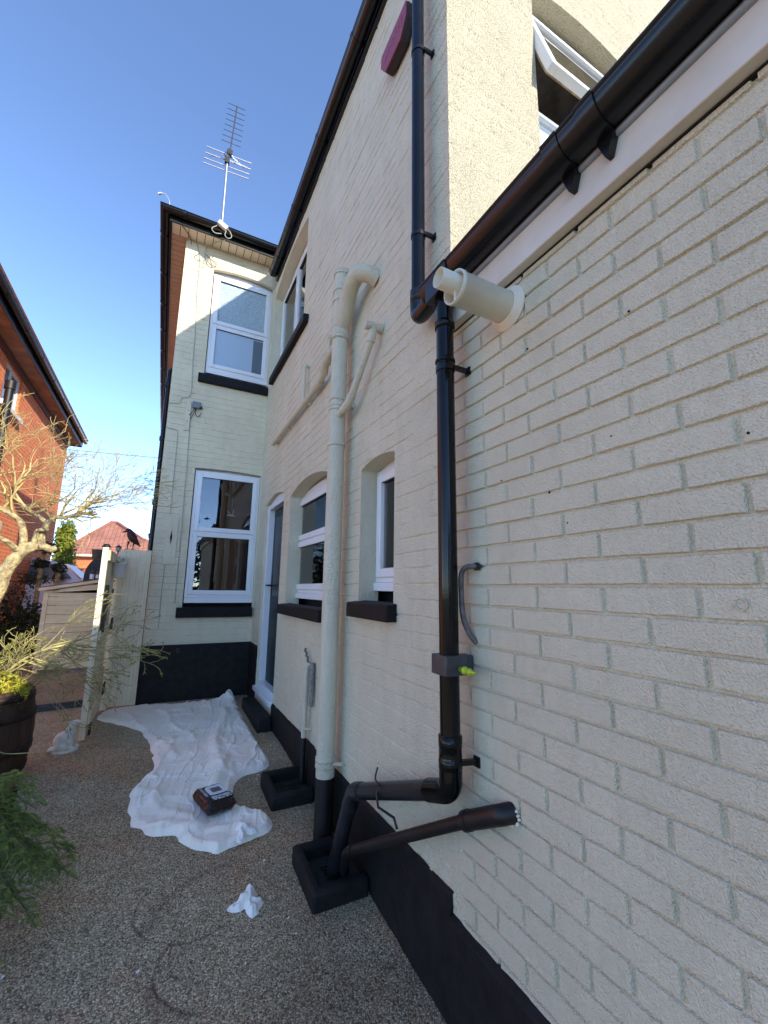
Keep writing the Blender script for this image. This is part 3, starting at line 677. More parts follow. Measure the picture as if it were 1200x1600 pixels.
mb = MB(); mb.tube(smoothpath([(.01, 2.20, 3.57), (-.05, 2.215, 3.60), (-.10, 2.27, 3.62), (-.112, 2.34, 3.60), (-.106, 2.42, 3.55), (-.098, 2.50, 3.48), (sx, 2.575, 3.41)], 7), .053, 20); mb.build('elbow', M['spipe'], st)
for z in (.585, 2.83): clamp(st, (sx, sy, z), .0565, -.002, M['spipe'], yoff=-.0)
mb = MB(); collar(mb, (sx, sy, 2.87), .0555, .02); collar(mb, (sx, sy, 2.80), .0555, .02); mb.build('coupling', M['spipe'], st)
# basin waste on the right
bw = thing('waste_pipe', (0, 2.12, 3.17), 'thin cream painted waste pipe slanting from a tee into the soil stack', 'waste pipe')
mb = MB(); mb.cyl((.004, 2.115, 3.165), (-.115, 2.115, 3.165), .026, n=20)
for x in (-.012, -.105): mb.cyl((x-.008, 2.115, 3.165), (x+.008, 2.115, 3.165), .0305, n=20)
mb.build('tee', M['spipe'], bw)
mb = MB(); P = bendpath([(-.062, 2.115, 3.155), (-.062, 2.13, 3.09), (-.080, 2.40, 2.80), (-.10, 2.545, 2.745)], .06); mb.tube(P, .0225, 16); 
mb.tube([(-.078, 2.375, 2.828), (-.0825, 2.42, 2.783), (-.093, 2.49, 2.762)], .028, 16); mb.cyl((-.062, 2.118, 3.14), (-.063, 2.14, 3.075), .0275, n=16); mb.build('pipe', M['spipe'], bw)
# bath waste running along the wall on the left
lw = thing('waste_pipe', (0, 3.8, 3.25), 'long cream painted waste pipe running level to the left of the soil stack', 'waste pipe')
mb = MB(); P = bendpath([(-.045, 4.80, 3.242), (-.045, 3.25, 3.262), (-.060, 3.02, 3.27), (-.075, 2.93, 3.33), (-.085, 2.62, 3.36)], .05)
mb.tube(P, .0245, 16); mb.tube([(-.045, 3.30, 3.262), (-.048, 3.12, 3.266)], .032, 16); mb.tube([(-.062, 3.02, 3.272), (-.075, 2.94, 3.325), (-.08, 2.84, 3.342)], .032, 16)
mb.build('pipe', M['spipe'], lw)
for y in (4.72, 4.2, 3.5): mb = MB(); mb.obox((-.045, y, 3.24), (.0, y, 3.225), .02, .03); mb.build('clip', M['spipe'], lw)
for y, z0, z1 in ((3.63, 3.26, 3.655), (2.95, 3.33, 3.58)):
    o = thing('overflow_pipe', (0, y, z1), 'short cream painted overflow pipe '+('left of' if y > 3 else 'hard against')+' the soil stack', 'overflow pipe', 'overflow pipes dropping into the waste pipe')
    mb = MB(); mb.tube(bendpath([(.003, y, z1), (-.045, y, z1), (-.045, y, z0)], .02), .0165, 14); mb.cyl((-.045, y, z1-.035), (-.045, y, z1-.012), .0205, n=14); mb.build('pipe', M['spipe'], o)
# kitchen waste with grey sleeve
kw = thing('waste_pipe', (0, 3.18, G(3.18)), 'slim cream waste pipe rising from the far gully with a black foot and grey sleeve', 'waste pipe')
mb = MB(); mb.tube(bendpath([(.0, 3.165, 1.035), (-.04, 3.18, 1.035), (-.045, 3.18, .54)], .03), .0185, 14); mb.cyl((-.045, 3.18, .93), (-.045, 3.18, .99), .022, n=14); mb.cyl((-.045, 3.18, .60), (-.045, 3.18, .612), .0215, n=14); mb.obox((-.045, 3.16, .605), (0, 3.14, .605), .015, .015); mb.build('pipe', M['spipe'], kw)
mb = MB(); mb.cyl((-.045, 3.18, .541), (-.045, 3.18, .235), .018, n=14); mb.tube([(-.045, 3.18, .26), (-.055, 3.195, .215), (-.075, 3.205, .195)], .020, 12); mb.build('foot', M['mpipe'], kw)
mb = MB(); mb.tube([(-.022, 3.115, 1.06), (-.022, 3.112, .88), (-.024, 3.115, .76)], [.019, .020, .016], 9); mb.build('sleeve', mat('grey_lagging', (.30,.295,.27), .8, var=.3, vscale=50, bscale=120, bstr=.9, bdist=.003), kw)
mb = MB()
P = [(-.03+.006*math.sin(i*2.2), 3.17+i*.012+.005*math.cos(i*2.2), 1.04+i*.011) for i in range(10)]; mb.tube(P, .009, 7); mb.build('twisted_wire', mat('old_wire', (.16,.15,.11), .7, var=.3, vscale=60), kw)
# upper downpipe
ud = thing('drainpipe', (-.075, 1.575, 2.93), 'upper black downpipe from the main gutter to the extension gutter', 'drainpipe', 'black rainwater downpipes')
mb = MB(); mb.tube(bendpath([(-.086, 1.575, 5.80), (-.075, 1.575, 5.70), (-.075, 1.575, 2.985)], .05), .0335, 22); mb.build('pipe', M['pipe'], ud)
mb = MB(); mb.lathe([(.0335,-.03), (.040,-.03), (.040,.04), (.0335,.042)], (-.075, 1.575, 2.99)); mb.tube(bendpath([(-.075, 1.575, 2.99), (-.075, 1.575, 2.885), (-.083, 1.43, 2.895)], .045), .040, 20); mb.build('shoe', M['gut'], ud)
for z in (3.34, 4.50): clamp(ud, (-.075, 1.575, z), .0335, -.002, M['gut'])
# lower downpipe
ld = thing('drainpipe', (-.09, 1.345, G(1.35)), 'glossy black lower downpipe kinked over the near gully', 'drainpipe', 'black rainwater downpipes')
mb = MB(); lx, ly = -.09, 1.34
mb.cyl((lx, ly, 2.83), (lx, ly, 1.00), .0365, n=28); collar(mb, (lx, ly, 2.70), .0365, .03); collar(mb, (lx, ly, 2.535), .0365, .012); mb.build('pipe', M['pipe'], ld)
mb = MB(); mb.lathe([(.037,.06), (.0425,.058), (.0425,.02), (.041,.018), (.041,-.02), (.0425,-.022), (.0425,-.05), (.037,-.055)], (lx, ly, 1.03))
mb.tube(bendpath([(lx, ly, 1.0), (lx, ly, .905), (lx-.008, ly+.12, .865)], .05, 8), .041, 24); mb.build('elbow', M['pipe'], ld)
mb = MB(); e1 = Vector((-.125, 2.10, .625)); mb.tube([(lx-.006, ly+.10, .872), e1+Vector((0,-.06,.018))], .036, 22)
mb.build('sloping_pipe', M['opipe'], ld)
mb = MB(); mb.tube(bendpath([e1+Vector((0.002,-.10,.030)), e1+Vector((0,-.01,.0)), (-.128, 2.135, .54)], .05, 8), .0415, 22); mb.build('elbow', M['opipe'], ld)
mb = MB(); mb.tube([(-.1275, 2.125, .575), (-.150, 2.27, .185)], .0365, 22); mb.build('foot', M['opipe'], ld)
for z in (2.50, 1.005): clamp(ld, (lx, ly, z), .0365, -.002, M['gut'])
mb = MB(); q = Vector((-.11, 1.80, .715)); mb.tube([q+Vector((-.02,.0,.05)), q+Vector((-.045,-.01,.02)), q+Vector((-.04,-.02,-.03)), q+Vector((.02,-.05,-.07)), q+Vector((.03,-.06,-.11))], .0055, 6)
q = Vector((-.115, 1.86, .72)); mb.tube([q+Vector((.02,.04,.07)), q+Vector((.0,.02,.045)), q+Vector((-.02,-.02,.048)), q+Vector((-.03,-.08,.05))], .004, 6); mb.build('wire_hook', M['cable'], ld)
mb = MB(); mb.box((-.138, ly-.047, 1.295), (-.044, ly+.047, 1.365)); mb.box((-.044, ly-.03, 1.30), (-.0, ly+.03, 1.36)); dv = mb.build('diverter', M['dgrey'], ld, .004)
mb = MB(); mb.lathe([(.0, 0), (.010, 0), (.010, .02), (.014, .021), (.014, .032), (.009, .034), (.009, .048), (.012, .05), (.012, .058), (.005, .06), (.005, .085), (0, .085)], (0, 0, 0), 14)
R_ = Matrix.Rotation(math.radians(90), 4, 'X'); mb.v = [tuple((R_ @ Vector(p))+Vector((-.075, ly-.045, 1.318))) for p in mb.v]; mb.build('hose_nozzle', M['yellow'], ld)
# black waste from the wall to the near gully
bp = thing('waste_pipe', (0, 1.14, .91), 'matt black waste pipe slanting from the brick wall to the near gully', 'waste pipe')
a = Vector((.004, 1.135, .905)); b = Vector((-.045, 1.26, .845)); c = Vector((-.145, 2.13, .345)); d = Vector((-.120, 2.20, .22))
mb = MB(); mb.tube(bendpath([b, c, d], .06, 8), .0225, 18); mb.tube([c+(b-c).normalized()*.06, c+(b-c).normalized()*.09], .027, 16); mb.build('pipe', M['mpipe'], bp)
mb = MB(); mb.tube(bendpath([a, (-.032, 1.15, .90), b+(c-b)*.04], .03, 6), .031, 20); mb.tube([b+(c-b)*.035, b+(c-b)*.06], .033, 20); mb.build('socket', M['mpipe'], bp)
mb = MB()
for i in range(12): 
    aa = random.uniform(0, 6.28); r = random.uniform(.027, .034); p = Vector((-.006, 1.135+r*math.cos(aa), .90+r*math.sin(aa))); mb.lathe([(0,-.004),(.006,-.002),(.005,.003),(0,.005)], p, 6)
mb.build('sealant', M['rubber'], bp)
# drain surrounds
def gully(x0, x1, y0, y1, h, label):
    o = thing('drain_surround', ((x0+x1)/2, (y0+y1)/2, G((y0+y1)/2)), label, 'drain surround', 'black kerb surrounds round the gullies')
    t = .052; mb = MB(); U_ = [(x1, y0), (x0, y0), (x0, y1), (x1, y1), (x1, y1-t), (x0+t, y1-t), (x0+t, y0+t), (x1, y0+t)]
    mb.prism(U_, lambda a, b, q: (a, b, G(b)+q), -.03, h)
    k = mb.build('kerb', M['plinth'], o, .018)
    mb = MB(); mb.box((x0+t-.01, y0+t-.01, G(y0)), (x1, y1-t+.01, G(y1)+.010)); mb.build('drain_well', M['dark'], o)
    mb = MB(); xc, yc = (x0+x1)/2+.03, (y0+y1)/2
    for i in range(5): mb.box((xc-.06, yc-.055+i*.024, G(y1)+.009), (xc+.06, yc-.045+i*.024, G(y1)+.020))
    mb.build('grate', M['mpipe'], o)
gully(-.305, -.018, 2.115, 2.490, .082, 'near black kerb surround where two pipes end in the gully')
gully(-.305, -.018, 2.965, 3.325, .085, 'far black kerb surround beyond the soil stack')
mb = MB(); vs_ = [(-.150,4.235,G(4.235)-.02),(-.018,4.235,G(4.235)-.02),(-.018,5.11,G(5.11)-.02),(-.150,5.11,G(5.11)-.02)]; mb.add(vs_+[(x,y,.405) for x,y,z in vs_], [(0,3,2,1),(4,5,6,7),(0,1,5,4),(1,2,6,5),(2,3,7,6),(3,0,4,7)])
tag(mb.build('door_step', M['plinth'], None, .018), 'low black painted step below the back door', 'step')
# boiler flue
fl = thing('boiler_flue', (0, 1.06, 2.64), 'pale boiler flue tube poking out of the brick wall below the gutter', 'flue')
fy, fz = 1.06, 2.635
mb = MB(); prof = [(-.002, .083), (-.012, .080), (-.016, .066), (-.03, .063), (-.03, .058), (0, .058)]; mb.lathe([(r, x) for x, r in prof], (0, fy, fz), 40, 'x'); mb.build('flange', M['rubber'], fl)
mb = MB(); mb.lathe([(.057, 0), (.057, -.235), (.0595, -.236), (.0595, -.252), (.054, -.252), (.0535, -.10), (.0, -.10)], (0, fy, fz), 40, 'x'); mb.build('outer_tube', M['flue'], fl)
mb = MB(); c2 = (0, fy+.006, fz+.018); mb.lathe([(.034, -.11), (.034, -.312), (.031, -.313), (.0305, -.14), (0, -.14)], c2, 32, 'x'); mb.build('inner_tube', M['flue'], fl)
mb = MB(); mb.box((-.25, fy-.006, fz-.054), (-.13, fy+.004, fz-.014)); mb.build('spacer', M['flue'], fl)
for dy, dz in ((-.03, .05), (.015, .056)): mb = MB(); mb.cyl((-.225, fy+dy, fz+dz-.004), (-.225, fy+dy*1.05, fz+dz+.003), .004, n=8); mb.build('rivet', M['grey'], fl)
# bent grey pipe beside the downpipe
mb = MB(); mb.tube(smoothpath([(.004, 1.262, 1.685), (-.028, 1.268, 1.686), (-.040, 1.295, 1.682), (-.044, 1.318, 1.655), (-.040, 1.325, 1.58), (-.036, 1.322, 1.50), (-.022, 1.305, 1.44), (.002, 1.292, 1.405)], 5), .0105, 12)
o = thing('condensate_pipe', (0, 1.30, 1.55), 'short bent grey pipe on the brick wall beside the downpipe', 'pipe'); mb.build('pipe', mat('weathered_lead', (.17,.145,.13), .6, .2, var=.25, vscale=50, bscale=80, bstr=.4), o)
mb = MB(); mb.cyl((-.022, 1.262, 1.686), (-.008, 1.262, 1.686), .016, n=6); mb.build('nut', M['dmetal'], o)
# alarm box
al = thing('alarm_box', (0, 1.88, 5.02), 'faded red alarm bell box high on the side wall beside the downpipe', 'alarm box')
pol = [(1.715, 5.115), (2.045, 5.118), (2.055, 5.03), (1.985, 4.915), (1.79, 4.905), (1.712, 5.0)]
mb = MB(); mb.prism(pol, lambda a, b, t: (t, a, b), -.012, -.062); mb.build('back_box', mat('alarm_side', (.03,.018,.022), .5), al, .006)
mb = MB(); mb.prism([(lerp(1.88, a, .985), lerp(5.02, b, .985)) for a, b in pol], lambda a, b, t: (t, a, b), -.0625, -.072); fc = mb.build('cover', M['red'], al, .004)
mb = MB()
for i in range(7):
    y = 1.99-i*.035; mb.obox((-.0732, y, 5.0), (-.0732, y-.012, 5.06), .002, .006, (1,0,0))
    if i % 2: mb.obox((-.0732, y, 5.03), (-.0732, y-.018, 5.03), .002, .006, (1,0,0))
mb.build('faded_marks', mat('faded_white', (.50,.22,.28), .7), al)

# ------------------------------------------------------------------ fittings on the end wall
Yw = YE-.004
tk = MB(); tk.box((-.985, YE-.018, 3.50), (-.925, YE, 3.86)); o = tk.build('trunking', M['end'], None, .002); tag(o, 'short cream cover strip below the cable bend on the end wall', 'cover strip')
for z in (3.62, 3.76): mb = MB(); mb.cyl((-.955, YE-.021, z), (-.955, YE-.015, z), .006, n=8); q = mb.build('screw', M['grey'], o)
o = thing('junction_box', (-.862, YE, 3.85), 'small grey junction box with loose wires on the end wall', 'junction box')
mb = MB(); mb.box((-.912, YE-.045, 3.805), (-.812, YE, 3.888)); mb.build('box', M['grey'], o, .006)
mb = MB(); mb.cyl((-.80, YE-.03, 3.825), (-.83, YE-.03, 3.815), .018, n=12); mb.cyl((-.885, YE-.03, 3.79), (-.885, YE-.03, 3.81), .012, n=10); mb.build('gland', M['dmetal'], o)
mb = MB(); mb.tube(smoothpath([(-.885, YE-.03, 3.80), (-.92, YE-.03, 3.72), (-.95, YE-.01, 3.70)]), .004, 6); mb.tube(smoothpath([(-.86, YE-.03, 3.80), (-.87, YE-.03, 3.74), (-.84, YE-.02, 3.70), (-.81, YE-.02, 3.74), (-.80, YE-.02, 3.76)]), .004, 6); mb.tube(smoothpath([(-.87, YE-.03, 3.80), (-.90, YE-.02, 3.70), (-.93, YE-.01, 3.64)]), .004, 6); mb.build('loose_wire', M['cable'], o)
o = thing('access_plate', (-1.0, YE, 2.13), 'tall cream plate with a dark slot on the end wall', 'wall plate')
mb = MB(); mb.box((-1.062, YE-.014, 1.84), (-.935, YE, 2.42)); mb.build('plate', M['end'], o, .003)
mb = MB(); mb.prism([(-1.0, 2.25), (-.988, 2.16), (-1.0, 2.07), (-1.012, 2.16)], lambda a, b, t: (a, t, b), YE-.016, YE-.0135); mb.build('slot', M['dark'], o)
def cable(name, pts, r, m, label, wob=True):
    mb = MB(); mb.tube(smoothpath(pts, 5), r, 6); return tag(mb.build(name, m, None), label, 'cable')
cable('cable', [(-1.06, YE-.006, 6.15), (-1.00, YE-.008, 5.9), (-.99, YE-.006, 5.4), (-.965, YE-.006, 4.9), (-.955, YE-.008, 4.4), (-.94, YE-.007, 4.05), (-.96, YE-.008, 3.95), (-1.04, YE-.008, 3.905), (-1.06, YE-.007, 3.84), (-1.175, YE-.006, 3.82)], .0045, M['ccable'], 'painted cable dropping from the eaves beside the frosted window')
cable('cable', [(-.925, YE-.006, 3.88), (-.915, YE-.007, 3.4), (-.905, YE-.006, 2.9), (-.900, YE-.007, 2.4), (-.895, YE-.006, 1.9), (-.892, YE-.006, 1.40)], .0045, M['ccable'], 'painted cable running down beside the lower end window')
cable('cable', [(-1.175, YE-.006, 3.50), (-1.08, YE-.006, 3.49), (-1.045, YE-.007, 3.45), (-1.04, YE-.006, 3.2), (-1.035, YE-.006, 2.43)], .0045, M['ccable'], 'painted cable ending at the slotted plate on the end wall')
cable('cable', [(-1.035, YE-.006, 1.84), (-1.04, YE-.006, 1.5), (-1.035, YE-.006, 1.12)], .004, M['ccable'], 'short painted cable below the slotted plate')
cable('cable', [(-1.28, 5.38, 6.15), (-1.20, 5.45, 6.145), (-1.13, 5.57, 6.14), (-1.12, YE-.005, 6.08)], .005, M['cable'], 'thin black cable crossing the eaves corner of the end block')
cable('cable', [(-.73, 5.36, 6.12), (-.80, 5.45, 6.14), (-.93, 5.57, 6.10), (-.935, YE-.02, 5.98), (-.90, YE-.03, 5.90), (-.86, YE-.03, 5.86), (-.80, YE-.02, 5.87), (-.79, YE-.02, 5.92), (-.86, YE-.01, 5.96), (-.93, YE-.006, 5.99), (-.95, YE-.006, 5.80)], .005, M['ccable'], 'looped aerial cable tucked under the cream soffit')
# downpipe round the far corner of the end block
o = thing('drainpipe', (-1.23, 6.4, G(6.4)), 'black downpipe round the left corner of the end block', 'drainpipe', 'black rainwater downpipes')
mb = MB(); mb.cyl((-1.222, 6.4, G(6.4)), (-1.222, 6.4, 4.4), .03, n=14); mb.tube([(-1.222, 6.4, 4.4), (-1.222, 6.4, 4.6), (-1.15, 6.4, 4.7)], .03, 14); mb.build('pipe', M['pipe'], o)
for z in (2.25, 2.7, 3.6, 4.4): mb = MB(); mb.cyl((-1.225, 6.4, z-.03), (-1.225, 6.4, z+.03), .038, n=14); mb.build('collar', M['gut'], o)
# lamp / bracket box on the gutter
o = thing('camera_box', (-.78, 5.24, 6.2), 'small white box on the eaves gutter at the foot of the aerial mast', 'box')
mb = MB(); mb.box((-.065, -.03, -.03), (.065, .03, .03)); R_ = Matrix.Rotation(math.radians(30), 4, 'Y') @ Matrix.Rotation(math.radians(12), 4, 'X'); mb.v = [tuple((R_ @ Vector(p))+Vector((-.775, 5.215, 6.205))) for p in mb.v]; mb.build('box', mat('bleached_plastic', (.62,.56,.50), .5), o, .006)
mb = MB(); mb.tube(smoothpath([(-.72, 5.2, 6.17), (-.68, 5.2, 6.13), (-.66, 5.21, 6.08), (-.70, 5.22, 6.05), (-.74, 5.22, 6.08), (-.73, 5.21, 6.14)]), .006, 6); mb.tube(smoothpath([(-.84, 5.23, 6.19), (-.90, 5.23, 6.12), (-.86, 5.24, 6.08), (-.78, 5.24, 6.10)]), .006, 6); mb.build('wire_loop', M['ccable'], o)
# TV aerial
an = thing('tv_aerial', (-.77, 5.45, 6.30), 'tall aluminium television aerial on a mast above the end wall eaves', 'aerial')
mt = Vector((-.775, 5.45, 6.25)); mtop = Vector((-.785, 5.45, 7.52))
mb = MB(); mb.cyl(mt, mtop, .0165, n=12); mb.build('mast', M['alu'], an)
bt = Vector((-.722, 5.45, 8.42)); bb = Vector((-.775, 5.45, 7.28)); bd = (bt-bb)
mb = MB(); mb.obox(bb, bt, .018, .018, (0,1,0)); mb.build('boom', M['dmetal'], an)
ed = Vector((.97, -.0, .075)).normalized()
for i in range(8):
    p = bb+bd*(lerp(.42, .995, i/7)); hl = lerp(.118, .128, 1-i/7); mb = MB(); mb.cyl(p-ed*hl, p+ed*hl, .0042, n=6); mb.build('element', M['dmetal'], an)
for k, (t, a, b) in enumerate(((.26, .30, .30), (.17, .30, .30), (.09, .30, .29), (.02, .305, .29))):
    p = bb+bd*t+Vector((0, .02, 0)); mb = MB(); mb.cyl(p-ed*a, p+ed*b, .0075, n=6); mb.cyl(p-ed*a, p-ed*(a-.05), .009, n=6); mb.cyl(p+ed*(b-.05), p+ed*b, .009, n=6); mb.build('reflector', M['alu'], an)
for sgn in (-1, 1):
    for t0, t1 in ((.24, .10), (.15, .16)): mb = MB(); p = bb+bd*t0; q = bb+bd*t1; mb.cyl(p+Vector((0,-.02,0)), q+ed*.25*sgn+Vector((0,.05,.06)), .004, n=6); mb.build('strut', M['alu'], an)
mb = MB(); c = bb+bd*.27; mb.box(c-Vector((.035,.03,.04)), c+Vector((.035,.03,.04))); mb.build('terminal_box', M['dmetal'], an, .006)
mb = MB(); mb.box(mtop+Vector((-.03,-.03,-.12)), mtop+Vector((.03,.02,-.02))); mb.tube(smoothpath([c, c+Vector((-.06,-.03,-.05)), c+Vector((-.05,-.03,-.15)), c+Vector((-.02,-.02,-.2))]), .005, 6); mb.build('mast_clamp', M['dmetal'], an)

# ------------------------------------------------------------------ neighbouring red brick house
NX, NY = -3.82, 14.7
nb = thing('brick_house', (NX, NY, G(NY)), 'orange red brick house with dark gutter on the left', 'house')
gN = G(14.7)
win = (9.2, 10.15, 4.72, 6.0)                     # y0,y1,z0,z1 of an upstairs window
us = axis_samples(6.2, NY, .5, win[:2]); zs = axis_samples(0, 5.66, .5, win[2:])
o = wall('wall', M['redbrick'], nb, us, zs, lambda U, Z: U*0, [(win[0], win[1], win[2], 5.5, .0, .10)], lambda u, h, z: (NX+h, u, z)); 
mb = MB(); mb.box((NX-8, NY-.01, 0), (NX-.002, NY, 5.64)); mb.box((NX-8, 6.19, 0), (NX-.002, 6.2, 5.64)); mb.build('gable_wall', brickmat('red_brick_gable', (.76,.185,.045), (.62,.145,.036), (.68,.42,.25), 'xz'), nb)
mb = MB(); mb.box((NX-.002, 6.2, 5.50), (NX+.025, NY+.0, 5.655)); mb.build('frieze_board', mat('dark_brown_board', (.10,.035,.03), .6, var=.2, vscale=12), nb)
mb = MB(); mb.box((NX-.02, 6.2, 5.656), (NX+.30, NY+.28, 5.675)); mb.build('soffit', mat('weathered_soffit', (.42,.22,.14), .6, var=.25, vscale=5, bscale=20), nb)
mb = MB(); mb.box((NX+.285, 6.2, 5.63), (NX+.305, NY+.28, 5.80)); mb.box((NX-8, NY+.26, 5.63), (NX+.28, NY+.28, 5.80)); mb.build('fascia', M['fasc'], nb)
mb = gutter([(NX+.365, 6.2, 5.80), (NX+.365, NY+.30, 5.80)], .058, None, None); ng = mb.build('gutter', M['gut'], nb)
brackets(ng, [(NX+.365, NY-.2-i*1.0, 5.80) for i in range(8)], (0,1,0), .060, wallv=(-1,0,0), w_=.04)
mb = MB(); roofslab(mb, (NX+.42, 6.2, 5.84), (NX+.42, NY+.3, 5.84), (NX-4.5, 9, 8.3), (NX-4.5, NY-3.5, 8.3), n=16); mb.build('roof', M['tile'], nb)
mb = MB(); f = lambda u, n, z: (NX-n, u, z); ring(mb, f, win[0], win[1], win[2]+.02, 5.5, .06, .04, .10); wbox(mb, f, win[0]+.42, win[0]+.48, .045, .09, win[2]+.08, 5.44)
nw = mb.build('window', M['upvc'], nb); mb = MB(); wbox(mb, f, win[0]+.05, win[1]-.05, .07, .08, win[2]+.07, 5.45); mb.build('pane', M['frost2d'], nw)
mb = MB(); wbox(mb, f, win[0]-.12, win[1]+.08, -.09, .06, win[2]-.09, win[2]+.005); mb.build('sill', mat('white_stone', (.75,.72,.66), .6), nw, .008)
o = thing('soil_stack', (NX+.1, 9.15, G(9)), 'black soil pipe with wide cap on the red brick house', 'soil pipe')
mb = MB(); mb.cyl((NX+.12, 9.12, G(9)), (NX+.12, 9.12, 5.02), .062, n=18); mb.build('pipe', M['mpipe'], o)
mb = MB(); mb.cyl((NX+.12, 9.12, 4.92), (NX+.12, 9.12, 5.06), .080, n=18); mb.cyl((NX+.12, 9.12, 4.45), (NX+.12, 9.12, 4.52), .070, n=18); mb.build('cap', M['mpipe'], o)

# ------------------------------------------------------------------ bungalow behind
def tilemat():
    m, nt, b = nodes('pantiles'); b.inputs['Roughness'].default_value = .85
    tc = addn(nt, 'ShaderNodeTexCoord'); sp = addn(nt, 'ShaderNodeSeparateXYZ'); nt.links.new(tc.outputs['Object'], sp.inputs[0])
    cb = addn(nt, 'ShaderNodeCombineXYZ'); nt.links.new(sp.outputs['X'], cb.inputs[0]); nt.links.new(sp.outputs['Z'], cb.inputs[1])
    br = addn(nt, 'ShaderNodeTexBrick'); br.inputs['Scale'].default_value = 1; br.inputs['Brick Width'].default_value = .24; br.inputs['Row Height'].default_value = .105; br.offset = 0
    br.inputs['Mortar Size'].default_value = .022; br.inputs['Mortar Smooth'].default_value = .4
    br.inputs['Color1'].default_value = (.50,.22,.14,1); br.inputs['Color2'].default_value = (.42,.17,.11,1); br.inputs['Mortar'].default_value = (.20,.08,.055,1)
    nt.links.new(cb.outputs[0], br.inputs['Vector'])
    nt.links.new(mixc(nt, 1, br.outputs['Color'], ramp(nt, noise(nt, 1.2, 5, .7), [(.3, (.75,.72,.70)), (.7, (1.1,1.1,1.08))]), 'MULTIPLY'), b.inputs['Base Color'])
    return m
bu = thing('bungalow', (-4.4, 30, G(16)), 'bungalow with orange pantiled hipped roof beyond the gate', 'bungalow')
TM = tilemat(); ev = 3.33
mb = MB(); mb.add([(-6.4,30,ev),(4,30,ev+.1),(4,36,5.8),(-4.4,34,5.78),(-6.4,38,ev),(-4.4,34.2,5.78),(4,30,ev),(4,36,5.8)], [(0,1,2,3),(0,3,4)])
rf = mb.build('roof', TM, bu, recalc=False)
for k, p in enumerate([((-6.4,30,ev+.04),(-4.4,34,5.82)), ((-4.4,34,5.82),(-4.1,34.1,5.83)), ((-4.1,34.1,5.83),(-2.2,31.2,4.42)), ((-2.2,31.2,4.42),(4,31.2,4.42))]): mb = MB(); mb.tube(p, .10, 8); mb.build('ridge_tiles', M['tile'], rf)
# the ridge drops to a lower wing on the right
rf.data.clear_geometry(); rf.data.from_pydata([Vector(p)-Vector(wloc(bu)) for p in [(-6.4,30,ev),(4,30,ev),(4,31.2,4.5),(-2.2,31.2,4.5),(-4.1,34.1,5.78),(-4.4,34,5.78),(-6.4,38,ev),(-2.6,30,ev)]], [], [(0,7,3,4,5),(7,1,2,3),(0,5,6)]); rf.data.materials.append(TM) if not rf.data.materials else None
mb = MB(); mb.box((-6.1, 30.3, .3), (4, 30.5, ev+.05)); mb.build('wall', M['redbrick'], bu)
mb = MB(); mb.box((-6.5, 29.93, ev-.12), (4, 30.0, ev+.0)); mb.box((-6.4, 30.0, ev-.12), (4, 30.3, ev-.11)); mb.build('gutter', M['upvcw'], bu)
bf = thing('garden_fence', (-4, 24, G(16)), 'brown boarded fence below the bungalow eaves', 'fence')
mb = MB()
for i in range(40): mb.box((-6.5+i*.15, 24, .5), (-6.36+i*.15, 24.02, 2.35+.012*math.sin(i*3)))
mb.build('boards', M['brownfence'], bf); mb = MB(); mb.box((-6.5, 24.02, 2.2), (-.5, 24.06, 2.28)); mb.build('rail', M['brownfence'], bf)
for x in (-5.7, -3.9, -2.1): mb = MB(); mb.box((x, 24.02, .5), (x+.1, 24.12, 2.4)); mb.build('post', M['brownfence'], bf)

# ------------------------------------------------------------------ foliage helpers
def leafmat(name, c1, c2, trans=.3, rough=.55):
    m, nt, b = nodes(name); b.inputs['Roughness'].default_value = rough
    gi = addn(nt, 'ShaderNodeObjectInfo'); x = ramp(nt, noise(nt, 14, 3, .6), [(.3, c2), (.7, c1)])
    nt.links.new(x, b.inputs['Base Color']); out = nt.nodes['Material Output']
    t = addn(nt, 'ShaderNodeBsdfTranslucent'); nt.links.new(x, t.inputs[0]); mx = addn(nt, 'ShaderNodeMixShader'); mx.inputs[0].default_value = trans
    nt.links.new(b.outputs[0], mx.inputs[1]); nt.links.new(t.outputs[0], mx.inputs[2]); nt.links.new(mx.outputs[0], out.inputs[0]); return m
def leaves(mb, c, rad, n, size, seed, flat=1.0, shell=.5, up_=.3):
    rs = np.random.RandomState(seed); c = np.array(c)
    for i in range(n):
        d = rs.normal(size=3); d /= np.linalg.norm(d); r = rs.uniform(shell, 1.0)**.7*(1+.22*math.sin(5*d[0]+3*d[2]+seed)*math.cos(4*d[1])); p = c+d*r*np.array(rad)
        nrm = d*.6+rs.normal(size=3)*.6+np.array([0,0,up_]); nrm /= np.linalg.norm(nrm); t = np.cross(nrm, rs.normal(size=3)); t /= np.linalg.norm(t); b2 = np.cross(nrm, t)
        s = size*rs.uniform(.6, 1.3)
        mb.add([p-t*s, p+b2*s*.42*flat+nrm*s*.15, p+t*s, p-b2*s*.42*flat+nrm*s*.15], [(0,1,2,3)])
    return mb
LM = dict(ygreen=leafmat('yellow_green_leaf', (.32,.33,.03), (.16,.21,.02)), dgreen=leafmat('dark_leaf', (.035,.06,.018), (.014,.028,.010)),
          fir=leafmat('fir_needle', (.34,.42,.10), (.16,.24,.06), .3, .5), gold=leafmat('golden_leaf', (.42,.36,.03), (.25,.26,.03)),
          fern=leafmat('fern_leaf', (.16,.24,.03), (.07,.13,.02)), brown=leafmat('brown_leaf', (.12,.06,.035), (.06,.035,.02)), white=leafmat('white_petal', (.97,.93,.80), (.85,.85,.65)))
